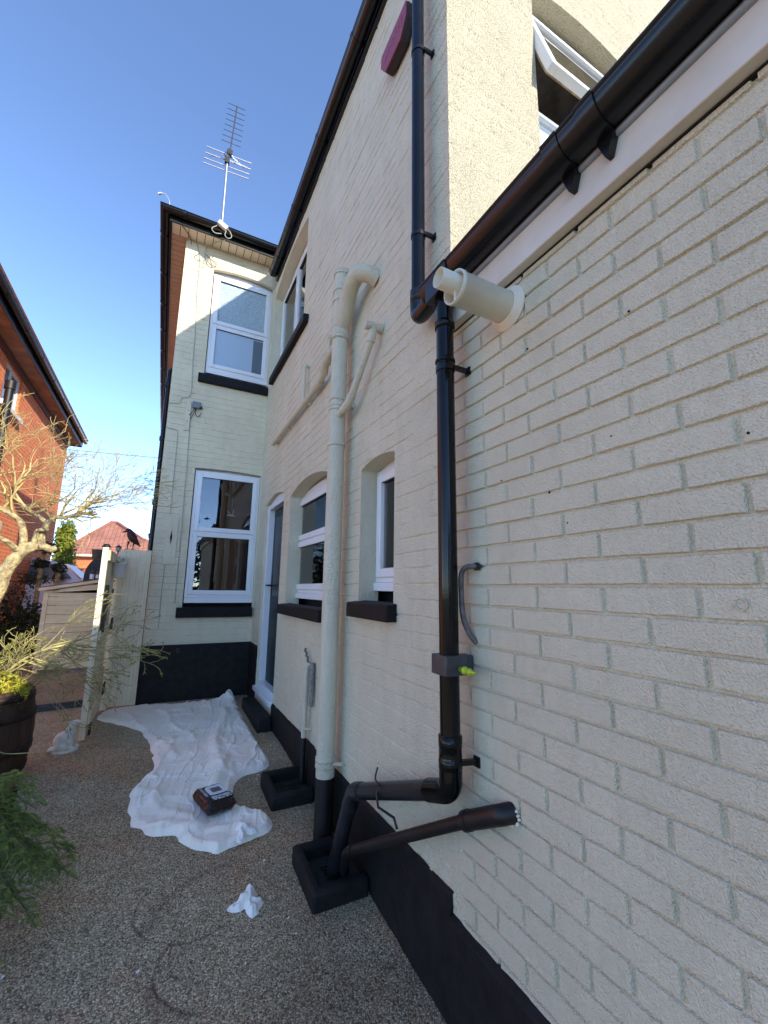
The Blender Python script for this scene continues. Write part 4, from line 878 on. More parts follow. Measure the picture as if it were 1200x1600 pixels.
def foliage_thing(name, loc, label, cat, blobs, m, trunk=None, part='foliage', n=900, size=.05, shell=.3):
    o = thing(name, loc, label, cat); mb = MB()
    for i, (c, r) in enumerate(blobs): leaves(mb, c, r, n, size, 17*i+len(label), shell=shell)
    mb.build(part, m, o, recalc=False)
    if trunk: mb = MB(); mb.tube(trunk, [.04]*len(trunk), 8); mb.build('stem', BARK, o)
    return o
BARK = mat('lichen_bark', (.66,.53,.25), .85, var=.3, vscale=22, bscale=38, bstr=1.0, bdist=.02, col2=(.17,.12,.07))
TWIG = mat('pale_twig', (.66,.54,.20), .8, var=.3, vscale=18, col2=(.34,.22,.10))
TWIG2 = mat('yellow_twig', (.52,.45,.16), .75, var=.3, vscale=10, col2=(.17,.13,.07))
foliage_thing('conifer', (-4.45, 20, G(16)), 'yellow green conifer beside the red brick house', 'conifer', [((-4.45,20,2.6),(.42,.5,1.0)), ((-4.45,20,3.4),(.33,.4,.75)), ((-4.4,20,2.0),(.5,.5,.9))], LM['ygreen'], [(-4.45,20,.5),(-4.45,20,3.6)], n=1500, size=.075)
foliage_thing('shrub', (-3.2, 9, G(9)), 'dark evergreen shrub at the foot of the red brick house', 'shrub', [((-3.25,9,1.05),(.5,.4,.55)), ((-2.85,8.6,.85),(.4,.35,.45)), ((-3.6,8.5,1.1),(.4,.4,.6)), ((-3.0,9,.5),(.6,.4,.3))], LM['dgreen'], n=1100, size=.045)
foliage_thing('shrub', (-3.0, 10.4, G(10)), 'dark pom pom shrub against the red brick wall', 'shrub', [((-3.05,10.2,2.28),(.17,.17,.13)), ((-3.12,10.2,1.98),(.15,.15,.11)), ((-3.2,10.3,1.7),(.3,.25,.16))], LM['dgreen'], [(-3.1,10.2,.4),(-3.1,10.2,2.2)], n=420, size=.03)
foliage_thing('topiary', (-2.77, 10, G(10)), 'clipped ball topiary on a thin stem in front of the car', 'topiary', [((-2.78,10,1.90),(.125,.125,.105))], LM['dgreen'], [(-2.78,10,.4),(-2.79,10,1.9)], n=900, size=.018, shell=.75)
foliage_thing('shrub', (-2.9, 7.6, G(8)), 'brown leafless shrub with russet leaves below the tree', 'shrub', [((-3.0,8.0,1.5),(.35,.3,.25)), ((-3.2,8.0,1.3),(.3,.3,.3))], LM['brown'], n=380, size=.022, shell=.1)
foliage_thing('distant_bush', (-2.6, 40, G(16)), 'sunlit olive bush beyond the bungalow roof', 'bush', [((-1.6,40,5.1),(1.1,.9,.9)), ((-.2,40,5.0),(1.2,.9,1.0))], LM['fern'], [(-1.5,40,1),(-1.5,40,4.8)], n=800, size=.11)
foliage_thing('reflection_hedge', (0, -11, 0), 'tall garden hedge behind the camera', 'hedge', [((x,-11.5,2.2),(1.6,1.0,2.4+.5*math.sin(x))) for x in (-7,-4.6,-2.2,.2,2.6)], LM['dgreen'], n=700, size=.2)  # unseen, added behind the camera to darken the window reflections

# ------------------------------------------------------------------ branching plants
KEEP = None
def grow(mb, p, d, L, r, depth, rs, up_, spread, minr=.0012, seg=4, buds=None, kids=(2, 3), wig=.22, tend=None):
    pts = [Vector(p)]; rad = [r]; d = Vector(d).normalized(); 
    for i in range(seg):
        if KEEP and not KEEP(pts[-1]): break
        d = (d+Vector(rs.normal(size=3))*wig+Vector((0,0,up_))*.12+(Vector(tend)*.12 if tend else Vector((0,0,0)))).normalized()
        pts.append(pts[-1]+d*L/seg); rad.append(max(minr, r*(1-.42*(i+1)/seg)))
    if len(pts) < 3: return
    seg = len(pts)-1
    mb.tube(pts, rad, 5 if r > .006 else 3, False)
    if depth <= 0:
        if buds is not None: buds.append((pts[-1], d))
        return
    for k in range(rs.randint(kids[0], kids[1]+1)):
        i = rs.randint(1, seg+1) if k else seg; q = pts[i]; ax = d.cross(Vector(rs.normal(size=3))).normalized(); nd = d.copy(); nd.rotate(Matrix.Rotation(rs.uniform(.3, 1)*spread*(1 if k else .4), 3, ax))
        grow(mb, q, nd, L*rs.uniform(.6, .88), rad[i]*(.78 if k == 0 else .62), depth-1, rs, up_, spread, minr, seg, buds, kids, wig, tend)
rs = np.random.RandomState(5)
KEEP = lambda p: not (p.x > -1.64 and p.z < 2.23+(p.x+1.64)*.10)
tr = thing('bare_tree', (-2.42, 4.3, G(4.3)), 'gnarled bare small tree with pale lichened branches lit by the sun', 'tree')
mb = MB()
mb.tube(smoothpath([(-2.42,4.3,.25), (-2.36,4.32,.8), (-2.28,4.36,1.25), (-2.20,4.4,1.52), (-2.16,4.4,1.70), (-2.09,4.4,1.84), (-2.01,4.4,1.91)], 5), [.075]*6+[.068]*6+[.058]*6+[.050]*6+[.044]*6+[.038]*1, 14)
mb.tube(smoothpath([(-2.03,4.4,1.90), (-1.95,4.4,1.905), (-1.895,4.41,1.885), (-1.86,4.42,1.90)], 4), [.036,.035,.034,.032,.03,.028,.028,.028,.027,.026,.024,.02,.014], 10)
lA = smoothpath([(-1.96,4.4,1.91), (-1.965,4.4,2.0), (-1.945,4.4,2.09), (-1.90,4.4,2.15), (-1.83,4.38,2.155), (-1.75,4.36,2.185)], 4)
mb.tube(lA, [lerp(.028, .012, i/(len(lA)-1)) for i in range(len(lA))], 10)
lB = smoothpath([(-2.08,4.4,1.85), (-2.085,4.42,1.95), (-2.11,4.44,2.06), (-2.16,4.46,2.13), (-2.27,4.48,2.2), (-2.40,4.5,2.28)], 4)
mb.tube(lB, [lerp(.031, .015, i/(len(lB)-1)) for i in range(len(lB))], 10)
lC = smoothpath([(-2.10,4.38,1.86), (-2.17,4.30,1.93), (-2.28,4.2,1.98), (-2.42,4.1,2.02)], 4); mb.tube(lC, [lerp(.024, .012, i/(len(lC)-1)) for i in range(len(lC))], 9)
lD = smoothpath([(-1.94,4.4,2.09), (-2.02,4.42,2.16), (-2.12,4.45,2.23), (-2.2,4.45,2.34)], 4); mb.tube(lD, [lerp(.020, .010, i/(len(lD)-1)) for i in range(len(lD))], 9)
lE = smoothpath([(-2.02,4.4,1.9), (-2.0,4.38,1.99), (-1.99,4.36,2.03), (-1.92,4.34,2.04)], 4); mb.tube(lE, [lerp(.022, .012, i/(len(lE)-1)) for i in range(len(lE))], 9)
mb.build('trunk', BARK, tr)
mb = MB(); buds = []
starts = []
for P, dirs in ((lA, [(.9,0,.25),(.5,.1,.9),(.9,-.2,.5),(1,.2,.15),(.3,-.2,.9)]), (lB, [(-.2,.1,1),(-.8,.1,.5),(.4,0,.9),(-.5,-.3,.8)]), (lC, [(-.8,-.2,.5),(-.2,-.3,.9),(.2,-.5,.8)]), (lD, [(.2,0,1),(-.4,0,.9),(.6,0,.7),(.8,.2,.5)])):
    for k, dv in enumerate(dirs+dirs[:2]):
        i = len(P)-1-int(rs.randint(0, 8))*(k > 1); starts.append((P[i], dv))
for p, dv in starts: grow(mb, p, dv, .30, .0105, 4, rs, .16, .95, .0023, 4, buds, (2, 3), .24, (.12,0,0))
for k in range(9): grow(mb, (-1.72+rs.uniform(-.04,.04), 4.36, 2.19+rs.uniform(-.03,.05)), (1, rs.uniform(-.3,.3), rs.uniform(.05,.8)), .29, .0085, 4, rs, .02, .8, .0021, 4, buds, (2, 3), .2, (.25,0,.02))
for k in range(4): grow(mb, (-2.5+rs.uniform(-.2,.25), 4.4, 2.3), (rs.uniform(-.5,.6), rs.uniform(-.3,.3), 1), .30, .010, 4, rs, .05, .9, .0023, 4, buds, (2, 3), .24)
mb.build('twigs', TWIG, tr, recalc=False)
mb = MB()
for p, d in buds[::2]:
    n = Vector(rs.normal(size=3)).normalized(); t = d; s = rs.uniform(.004, .011); b2 = n.cross(t); p = Vector(p); mb.add([p, p+t*s+b2*s*.5, p+t*2*s, p+t*s-b2*s*.5], [(0,1,2,3)])
mb.build('foliage', LM['gold'], tr, recalc=False)  # small buds on the twig tips, no grown leaves
# barrel with shrub
bx_, by_ = -2.045, 3.98; bz = G(by_); RB = .285
KEEP = None
ba = thing('oak_barrel', (bx_, by_, bz), 'dark half rotted oak barrel planter at the left edge', 'barrel')
prof = [(.235, -.01), (.262, .08), (.280, .20), (.288, .33), (.280, .45), (.258, .58), (.245, .61), (.225, .61), (.225, .50), (0, .50)]
mb = MB(); mb.lathe(prof, (bx_, by_, bz), 44)
for i, v in enumerate(mb.v):
    a = math.atan2(v[1]-by_, v[0]-bx_); k = 1-.010*abs(math.sin(a*11))**.3*(-1) if False else 1+.006*(abs(math.sin(a*9))**.4-1); mb.v[i] = (bx_+(v[0]-bx_)*k, by_+(v[1]-by_)*k, v[2])
mb.build('staves', M['barrelw'], ba)
for z0, z1, ra, rb in ((.075,.115,.2625,.270), (.205,.245,.2825,.2855), (.42,.46,.2845,.2815), (.545,.59,.267,.2575)):
    mb = MB(); mb.lathe([(ra+.001, z0), (ra+.005, z0), (rb+.005, z1), (rb+.001, z1)], (bx_, by_, bz), 44); mb.build('hoop', M['hoop'], ba)
mb = MB(); mb.lathe([(.224, .52), (.12, .54), (0, .545)], (bx_, by_, bz), 24); mb.build('soil', mat('soil', (.03,.02,.015), .95, var=.4, vscale=40, bscale=80, bstr=1, bdist=.01), ba)
shb = thing('twiggy_shrub', (bx_, by_, bz+.53), 'straggly yellow twigged shrub spilling sideways out of the barrel', 'shrub')
mb = MB(); buds2 = []; rs = np.random.RandomState(23)
stem = smoothpath([(bx_, by_, bz+.50), (bx_+.08, by_-.02, bz+.70), (bx_+.24, by_-.04, bz+.84), (bx_+.45, by_-.06, bz+.90)], 5); mb.tube(stem, [lerp(.013, .007, i/(len(stem)-1)) for i in range(len(stem))], 7, False)
for k in range(10):
    i = int(rs.randint(5, len(stem))); grow(mb, stem[i], (1, rs.uniform(-.45,.35), rs.uniform(-.35,.30)), .28, .0065, 3, rs, -.06, .85, .0023, 4, buds2, (2, 3), .2, (.35,0,-.02))
for k in range(13): grow(mb, (bx_+rs.uniform(-.15,.2), by_+rs.uniform(-.1,.1), bz+.55), (rs.uniform(-.2,.9), rs.uniform(-.3,.3), rs.uniform(.5,1.1)), .21, .0065, 3, rs, .05, .8, .0024, 4, buds2, (2, 3), .22)
mb.tube(smoothpath([(bx_+.1, by_-.2, bz+.56), (bx_+.12, by_-.31, bz+.50), (bx_+.15, by_-.33, bz+.36), (bx_+.21, by_-.30, bz+.27), (bx_+.42, by_-.30, bz+.25)], 4), .003, 5, False)
mb.build('stems', TWIG2, shb, recalc=False)
mb = MB()
for p, d in buds2:
    for q in range(3):
        n = Vector(rs.normal(size=3)).normalized(); t = (d+n*.8).normalized(); s = rs.uniform(.006, .015); b2 = n.cross(t); p = Vector(p)-d*rs.uniform(0,.03); mb.add([p, p+t*s+b2*s*.5, p+t*2.2*s, p+t*s-b2*s*.5], [(0,1,2,3)])
mb.build('young_leaves', LM['ygreen'], shb, recalc=False)
fe = thing('fern', (bx_+.02, by_-.05, bz+.53), 'bright yellow green fern fronds crowning the barrel', 'fern')
mb = MB(); rs = np.random.RandomState(8)
for k in range(46):
    a = rs.uniform(0, 6.28); L = rs.uniform(.12, .26); p0 = Vector((bx_+.10*math.cos(a), by_+.10*math.sin(a), bz+.53)); h = rs.uniform(.3, 1.2)
    for i in range(12):
        t = i/11; c = p0+Vector((math.cos(a)*L*t, math.sin(a)*L*t, h*L*t-1.1*L*t*t)); w_ = .030*(1-t)+.006; side = Vector((-math.sin(a), math.cos(a), 0)); fwv = Vector((math.cos(a), math.sin(a), -.2))
        for sgn in (-1, 1): mb.add([c, c+side*sgn*w_*.6+fwv*.008+Vector((0,0,.004)), c+side*sgn*w_+fwv*.004, c+side*sgn*w_*.5-fwv*.006], [(0,1,2,3)])
mb.build('fronds', LM['fern'], fe, recalc=False)
foliage_thing('golden_shrub', (bx_, by_, bz+.53), 'small leaved golden yellow bush heaped on the barrel top', 'shrub', [((-2.17,3.9,1.02),(.20,.17,.17)), ((-1.97,3.93,.93),(.13,.12,.09)), ((-2.15,3.75,.92),(.18,.12,.10)), ((-1.85,3.88,.86),(.06,.07,.07))], leafmat('golden_green_leaf', (.60,.52,.05), (.28,.30,.03)), n=600, size=.016, shell=.2)
# fir in a pot, lower left
fx, fyy = -1.83, 3.12; fz0 = G(3.12)
po = thing('plant_pot', (fx, fyy, fz0), 'dark brown wooden pot holding the little fir', 'pot')
mb = MB(); mb.lathe([(0, 0), (.165, 0), (.185, .20), (.195, .34), (.18, .34), (.17, .30), (0, .30)], (fx, fyy, fz0-.005), 30); mb.build('pot', M['potmat'], po)
fi = thing('fir_tree', (fx, fyy, fz0+.3), 'small dark green fir with drooping needled branches in the foreground', 'fir tree')
def firbranch(nb_, tb, pts, rs, lvl=0, nl=.0155):
    P = smoothpath(pts, 6); tb.tube(P, [lerp(.006, .0018, i/(len(P)-1)) if lvl == 0 else .0018 for i in range(len(P))], 5, False)
    Ltot = sum((P[i+1]-P[i]).length for i in range(len(P)-1)); n = int(Ltot/.0013)
    for i in range(n):
        t = i/n*(len(P)-1); k = min(int(t), len(P)-2); p = P[k].lerp(P[k+1], t-k); d = (P[k+1]-P[k]).normalized(); side = d.cross(Vector((0,0,1))).normalized(); upn = side.cross(d)
        a = rs.uniform(-.9, .9)+(0 if i % 2 else math.pi); sv = side*math.cos(a)+upn*(abs(math.sin(a))*.7+.12); v = (sv+d*rs.uniform(.35,.8)).normalized()*nl*rs.uniform(.75,1.2); wv = v.cross(d).normalized()*.0017
        nb_.add([p-wv, p+wv, p+v+wv*.4, p+v-wv*.4], [(0,1,2,3)])
    if lvl < 2:
        m = int(Ltot/.045)
        for i in range(1, m):
            t = i/m*(len(P)-1); k = min(int(t), len(P)-2); p = P[k].lerp(P[k+1], t-k); d = (P[k+1]-P[k]).normalized(); side = d.cross(Vector((0,0,1))).normalized()
            for sgn in (-1, 1):
                if rs.rand() < .22 or (lvl == 0 and i < m*.2): continue
                L = min(.17, Ltot*(1-i/m)*.45+.03)*rs.uniform(.7, 1.1); e = p+(d*.75+side*sgn*.75+Vector((0,0,rs.uniform(-.25,.12)))).normalized()*L
                firbranch(nb_, tb, [p, p.lerp(e, .5)+Vector((0,0,.01)), e+Vector((0,0,-.012))], rs, lvl+1 if L > .07 else 2, nl*.93)
nb_, tb = MB(), MB(); rs = np.random.RandomState(3); tk_ = Vector((fx, fyy-.05, fz0+.3))
tb.tube([tk_, tk_+Vector((-.02,-.2,.35)), tk_+Vector((-.05,-.3,.7))], [.018,.014,.008], 8)
for e, s in (((-1.44,2.66,.585),.16), ((-1.50,2.80,.53),.10), ((-1.26,2.43,.36),-.02), ((-1.36,2.27,.31),-.05), ((-1.46,2.15,.29),-.05), ((-1.40,2.50,.36),.0), ((-1.52,2.60,.50),.08), ((-1.33,2.36,.40),.03), ((-1.55,2.35,.34),.0)):
    a = tk_+Vector((-.0,-.12,s)); e = Vector(e); firbranch(nb_, tb, [a, a.lerp(e, .5)+Vector((0,0,.05)), e], rs)
tb.build('branches', mat('fir_bark', (.20,.17,.12), .8, var=.3, vscale=40), fi, recalc=False); nb_.build('needles', LM['fir'], fi, recalc=False)

# ------------------------------------------------------------------ gate, fence and things on it
gt = thing('garden_gate', (-1.5, 5.5, G(5.5)), 'tall cream boarded gate standing open towards the camera', 'gate')
g0, g1, zt_ = Vector((-1.528, 4.575, 0)), Vector((-1.505, 5.47, 0)), 1.935
mb = MB(); mb.obox(Vector((-1.5285, 4.60, G(4.6)+.02)), Vector((-1.5285, 4.60, zt_)), .046, .058, (0,1,0)); mb.build('stile', M['gate'], gt, .003)
mb = MB()
for i in range(6):
    y = 4.632+i*.139; mb.box((-1.532, y, G(5)+.03), (-1.512, y+.134, zt_-.004-.003*(i % 2)))
mb.build('boards', M['gate'], gt, .002)
for z in (.42, 1.1, 1.82): mb = MB(); mb.box((-1.511, 4.63, z), (-1.488, 5.45, z+.095)); mb.build('rail', M['gate'], gt, .003)
mb = MB(); mb.obox((-1.489, 4.68, 1.13+.05), (-1.489, 4.68, 1.60), .03, .05, (0,1,0)); mb.box((-1.489, 4.64, 1.28), (-1.470, 4.73, 1.46)); mb.build('bolt', M['dmetal'], gt); mb = MB(); mb.box((-1.495, 4.63, .33), (-1.478, 4.70, .42)); mb.build('foot_bolt', M['dmetal'], gt)
for z in (.50, 1.15): mb = MB(); mb.box((-1.487, 5.36, z), (-1.476, 5.46, z+.10)); mb.cyl((-1.48, 5.465, z-.01), (-1.48, 5.465, z+.11), .010, n=8); mb.build('hinge', M['dmetal'], gt)
fn = thing('fence_panel', (-1.33, 5.5, G(5.5)), 'fixed cream boarded panel between the gate and the end wall', 'fence panel')
wds = [.05, .062, .058, .075, .050]; x = -1.475
mb = MB()
for i, w_ in enumerate(wds): mb.box((x, 5.492+.004*(i % 2), G(5.5)+.03), (x+w_-.0015, 5.51, 1.985+.004*(i % 3))); x += w_
mb.build('boards', M['gate'], fn, .002)
mb = MB(); mb.box((-1.50, 5.511, G(5.5)), (-1.44, 5.56, 1.97)); mb.build('post', M['gate'], fn, .003)
for z in (.5, 1.2, 1.85): mb = MB(); mb.box((-1.44, 5.511, z), (-1.185, 5.54, z+.07)); mb.build('rail', M['gate'], fn)
o = MB(); o.lathe([(0, -.0), (.034, 0), (.036, .012), (.026, .020), (.024, .028), (0, .034)], (-1.528, 4.605, zt_+.001), 18); tag(o.build('post_lamp', M['mpipe'], None), 'small round black cap on top of the open gate', 'cap')
# dark pot behind the gate top
o = MB(); o.lathe([(0, 0), (.045, 0), (.055, .09), (.06, .095), (.05, .095), (0, .08)], (-1.63, 5.0, 1.845), 16); tag(o.build('wall_planter', M['dgrey'], None), 'small dark planter behind the gate post top', 'planter')
# raven ornament
rv = thing('raven_statue', (-1.385, 5.50, 1.99), 'rusty metal raven ornament perched on the fence top', 'statue')
RV = mat('rusted_iron', (.075,.030,.026), .65, .3, var=.35, vscale=50, bscale=90, bstr=.4)
y = 5.50
mb = MB(); mb.tube(smoothpath([(-1.300, y, 2.030), (-1.335, y, 2.065), (-1.372, y, 2.105), (-1.400, y, 2.150), (-1.418, y, 2.185), (-1.437, y, 2.198), (-1.455, y, 2.192)], 5),
   [.004]+[lerp(.006,.024,i/5) for i in range(5)]+[lerp(.026,.042,i/5) for i in range(5)]+[lerp(.043,.041,i/5) for i in range(5)]+[lerp(.039,.031,i/5) for i in range(5)]+[lerp(.030,.029,i/5) for i in range(5)]+[.027,.025,.022,.017,.010], 14)
mb.tube([(-1.452, y, 2.192), (-1.475, y, 2.184), (-1.492, y, 2.172)], [.013,.008,.001], 8)
mb.build('body', RV, rv)
for s in (-1, 1): mb = MB(); mb.tube(smoothpath([(-1.405, y+s*.036, 2.150), (-1.37, y+s*.038, 2.105), (-1.33, y+s*.028, 2.060), (-1.302, y+s*.012, 2.028)], 4), [.010,.016,.02,.021,.021,.02,.018,.016,.013,.011,.008,.005,.003], 8); mb.build('wing', RV, rv)
for x0 in (-1.425, -1.372): mb = MB(); mb.tube([(x0+.01, y, 2.08), (x0, y, 2.035), (x0+.002, y, 1.995)], [.014,.006,.0045], 7); mb.obox((x0-.02, y, 1.994), (x0+.02, y, 1.994), .01, .006); mb.build('leg', RV, rv)
# lantern
la = thing('lantern', (-1.505, 5.52, 1.93), 'tiny black lantern between the gate and the raven', 'lantern')
mb = MB(); c = (-1.508, 5.52, 1.925); mb.lathe([(.006, 0), (.006, .035), (.014, .038), (.020, .045), (.0, .045)], c, 6); mb.build('base', M['dmetal'], la)
mb = MB(); mb.lathe([(.017, .046), (.026, .085)], c, 6, smooth=False); mb.build('glass', M['frost2'], la, recalc=False)
mb = MB(); mb.lathe([(.034, .084), (.030, .090), (.012, .104), (.004, .108), (.003, .122), (0, .123)], c, 6, smooth=False); 
for k in range(6): a = k*math.pi/3; mb.tube([(c[0]+.0175*math.cos(a), c[1]+.0175*math.sin(a), c[2]+.046), (c[0]+.027*math.cos(a), c[1]+.027*math.sin(a), c[2]+.086)], .002, 4)
mb.build('roof', M['dmetal'], la)
# hanging pot
hp = thing('hanging_pot', (-1.455, 5.2, 1.75), 'pale grey bucket pot hung on the gate with white flowers', 'pot')
c = (-1.452, 5.20, 1.672); mb = MB(); mb.lathe([(0, 0), (.046, 0), (.050, .004), (.068, .135), (.073, .137), (.073, .147), (.066, .147), (.062, .12), (0, .12)], c, 28); mb.build('pot', mat('grey_glaze', (.80,.76,.73), .4, var=.05, bscale=60, bstr=.1), hp)
mb = MB(); mb.tube([(-1.52, 5.20, 1.815), (-1.525, 5.20, 1.93), (-1.535, 5.20, 1.94)], .004, 6); mb.build('hook', M['dmetal'], hp)
mb = MB(); leaves(mb, (c[0], c[1], c[2]+.175), (.085,.07,.05), 240, .027, 5); mb.build('petals', LM['white'], hp, recalc=False)
mb = MB(); leaves(mb, (c[0], c[1], c[2]+.13), (.06,.055,.03), 110, .014, 6); mb.build('leaves', LM['dgreen'], hp, recalc=False)
# timber store
ts = thing('timber_store', (-2.2, 7.6, G(7.6)), 'low pale softwood garden store with a sloping lid behind the gate', 'store')
x0, x1, yf, yb = -2.50, -1.62, 7.60, 8.3; zb = G(7.6)+.03
mb = MB(); zz = zb+.03
def topz(x): return 1.50+(x-x0)*.20
while zz < 1.50:
    zt2 = min(zz+.118, 1.56); mb.add([(x0+.05,yf,zz),(x1,yf,zz),(x1,yf,min(zt2,topz(x1)-.02)),(x0+.05,yf,min(zt2,topz(x0)-.02)),(x0+.05,yf+.018,zz),(x1,yf+.018,zz),(x1,yf+.018,min(zt2,topz(x1)-.02)),(x0+.05,yf+.018,min(zt2,topz(x0)-.02))], [(0,1,2,3),(7,6,5,4),(0,4,5,1),(1,5,6,2),(2,6,7,3),(3,7,4,0)]); zz += .124
mb.add([(x0+.05,yf,1.48),(x1,yf,1.48),(x1,yf,topz(x1)-.012),(x0+.05,yf+.001,topz(x0)-.012)], [(0,1,2,3)])
mb.build('boards', M['shed'], ts)
mb = MB(); mb.box((x0, yf-.012, zb-.02), (x0+.055, yf+.04, 1.485)); mb.build('post', M['shed'], ts, .003)
mb = MB(); mb.box((x0+.01, yf+.02, zb), (x0+.03, yb, 1.46)); mb.build('side_panel', M['shed'], ts)
mb = MB(); mb.add([(x0-.06,yf-.05,topz(x0)),(x1,yf-.05,topz(x1)),(x1,yb,topz(x1)),(x0-.06,yb,topz(x0)),(x0-.06,yf-.05,topz(x0)+.045),(x1,yf-.05,topz(x1)+.045),(x1,yb,topz(x1)+.045),(x0-.06,yb,topz(x0)+.045)], [(0,3,2,1),(4,5,6,7),(0,1,5,4),(1,2,6,5),(2,3,7,6),(3,0,4,7)]); mb.build('lid', M['shed'], ts, .004)
mb = MB(); mb.add([(x0-.065,yf-.055,topz(x0)+.046),(x1,yf-.055,topz(x1)+.046),(x1,yb,topz(x1)+.046),(x0-.065,yb,topz(x0)+.046),(x0-.065,yf-.055,topz(x0)+.056),(x1,yf-.055,topz(x1)+.056),(x1,yb,topz(x1)+.056),(x0-.065,yb,topz(x0)+.056)], [(0,3,2,1),(4,5,6,7),(0,1,5,4),(1,2,6,5),(2,3,7,6),(3,0,4,7)]); mb.build('felt', mat('brown_felt', (.20,.11,.08), .9, bscale=150), ts)
# arched black panel and bottles on the store
aw = MB(); pol = [(-2.115, 1.60)]+[(-1.80-.315*math.cos(math.pi*i/28), 1.72+.36*math.sin(math.pi*i/28)) for i in range(29)]+[(-1.485, 1.60)]
aw.prism(pol, lambda a, b, t: (a, t, b), 7.95, 7.98); tag(aw.build('arched_panel', M['mpipe'], None, .004), 'black arched panel standing on the timber store', 'panel')
for k, (x, sc_) in enumerate(((-1.985, 1.0), (-1.915, .8))):
    o = thing('bottle', (x, 7.75, topz(x)+.058), ('dark bottle with cream label on the timber store lid', 'shorter bottle half hidden by the gate on the timber store')[k], 'bottle', 'bottles on the timber store')
    c = (x, 7.75, topz(x)+.057); mb = MB(); mb.lathe([(0, 0), (.028*sc_, 0), (.028*sc_, .11*sc_), (.022*sc_, .135*sc_), (.009, .155*sc_), (.009, .20*sc_), (.011, .20*sc_), (.011, .212*sc_), (0, .212*sc_)], c, 16); mb.build('glass_body', M['dgrey'], o)
    mb = MB(); mb.lathe([(.0287*sc_, .02), (.0287*sc_, .095*sc_)], c, 16); mb.build('label', M['blind'], o)
# kerb
o = MB(); o.add([(-2.6,5.60,G(5.6)-.05),(-1.56,5.74,G(5.7)-.05),(-1.56,5.80,G(5.7)-.05),(-2.6,5.66,G(5.6)-.05),(-2.6,5.60,G(5.6)+.062),(-1.56,5.74,G(5.7)+.062),(-1.56,5.80,G(5.7)+.062),(-2.6,5.66,G(5.6)+.062)], [(0,3,2,1),(4,5,6,7),(0,1,5,4),(1,2,6,5),(2,3,7,6),(3,0,4,7)]); tag(o.build('timber_edging', M['kerb'], None, .006), 'low dark timber edging across the ground behind the gate', 'edging')
# white bucket pot left edge behind the trunk
o = thing('stone_post', (-2.62, 5.4, G(5.4)), 'cream stone pillar just behind the tree trunk', 'pillar')
mb = MB(); mb.box((-2.78, 5.3, G(5.4)), (-2.53, 5.55, 2.22)); mb.build('shaft', mat('cream_stone', (.62,.50,.34), .8, var=.15, bscale=40), o, .02)
mb = MB(); mb.box((-2.80, 5.28, 1.72), (-2.515, 5.57, 1.80)); mb.build('band', mat('weathered_band', (.40,.40,.33), .8), o, .01)
# stone animal
ca = thing('stone_ornament', (-1.62, 4.46, G(4.46)), 'small weathered pale stone animal ornament sitting beside the gate', 'statue')
SM = mat('weathered_stone', (.85,.78,.62), .9, var=.25, vscale=30, bscale=70, bstr=.9, bdist=.004, col2=(.55,.50,.40))
bm = bmesh.new()
def blob(c, r, rot=0):
    m = bmesh.ops.create_uvsphere(bm, u_segments=16, v_segments=10, radius=1); R_ = Matrix.Rotation(rot, 4, 'Y')
    for v in m['verts']: v.co = (R_ @ Vector((v.co.x*r[0], v.co.y*r[1], v.co.z*r[2])))+Vector(c)
blob((-.010,0,.068),(.070,.060,.072)); blob((.015,0,.115),(.042,.040,.062), .35); blob((.028,0,.165),(.030,.030,.045), .35); blob((.045,0,.196),(.036,.026,.023), -.15); blob((.075,0,.200),(.018,.014,.011), -.1)
blob((.042,-.030,.055),(.020,.018,.050)); blob((.042,.030,.055),(.020,.018,.050)); blob((-.01,-.045,.040),(.045,.025,.038)); blob((.060,-.03,.018),(.022,.016,.014)); blob((.060,.03,.018),(.022,.016,.014)); blob((-.070,-.02,.02),(.03,.05,.016)); blob((.02,-.02,.205),(.018,.008,.012), .5)
me = bpy.data.meshes.new('body'); bm.to_mesh(me); bm.free(); me.materials.append(SM); o = bpy.data.objects.new('body', me); sc.collection.objects.link(o); o.parent = ca
rm = o.modifiers.new('r', 'REMESH'); rm.mode = 'VOXEL'; rm.voxel_size = .004; rm.use_smooth_shade = True; s_ = o.modifiers.new('s', 'SMOOTH'); s_.iterations = 5; s_.factor = .6
mb = MB(); mb.lathe([(0, -.01), (.082, -.01), (.085, .006), (.078, .014), (0, .014)], (-1.62, 4.46, G(4.46)), 24); mb.build('base', SM, ca)
ca.rotation_euler = (0, 0, math.radians(-10)); ca.scale = (1.1, 1.15, 1.03)

# ------------------------------------------------------------------ car
cr = thing('white_car', (-3.6, 13.2, G(13.2)), 'white car parked beyond the red brick house with its windscreen facing right', 'car')
paint = mat('white_car_paint', (.72,.75,.78), .25, var=.02, coat=.8)
cx, cz = -4.9, G(13.2)+.0; yA, yB = 12.6, 14.3
sil = [(0,.35),(0,.85),(.25,1.0),(.45,1.35),(.8,1.50),(1.6,1.52),(2.05,1.42),(2.45,1.10),(3.2,1.0),(3.75,.85),(3.9,.6),(3.9,.35)]
k_ = .55; sx_ = lambda a: cx-.35+a
def carsec(inset, zt):
    return [(sx_(a), lerp(yA, yB, inset if b > 1.02 else 0), cz+b*1.1) for a, b in sil]+[(sx_(a), lerp(yA, yB, 1-(inset if b > 1.02 else 0)), cz+b*1.1) for a, b in sil]
vs = carsec(.10, 0); n = len(sil); mb = MB(); mb.add(vs, [tuple(range(n)), tuple(range(2*n-1, n-1, -1))]+[(i, (i+1) % n, n+(i+1) % n, n+i) for i in range(n)]); mb.build('body', paint, cr, .05)
yy = lambda b: lerp(yA, yB, .10)-.012
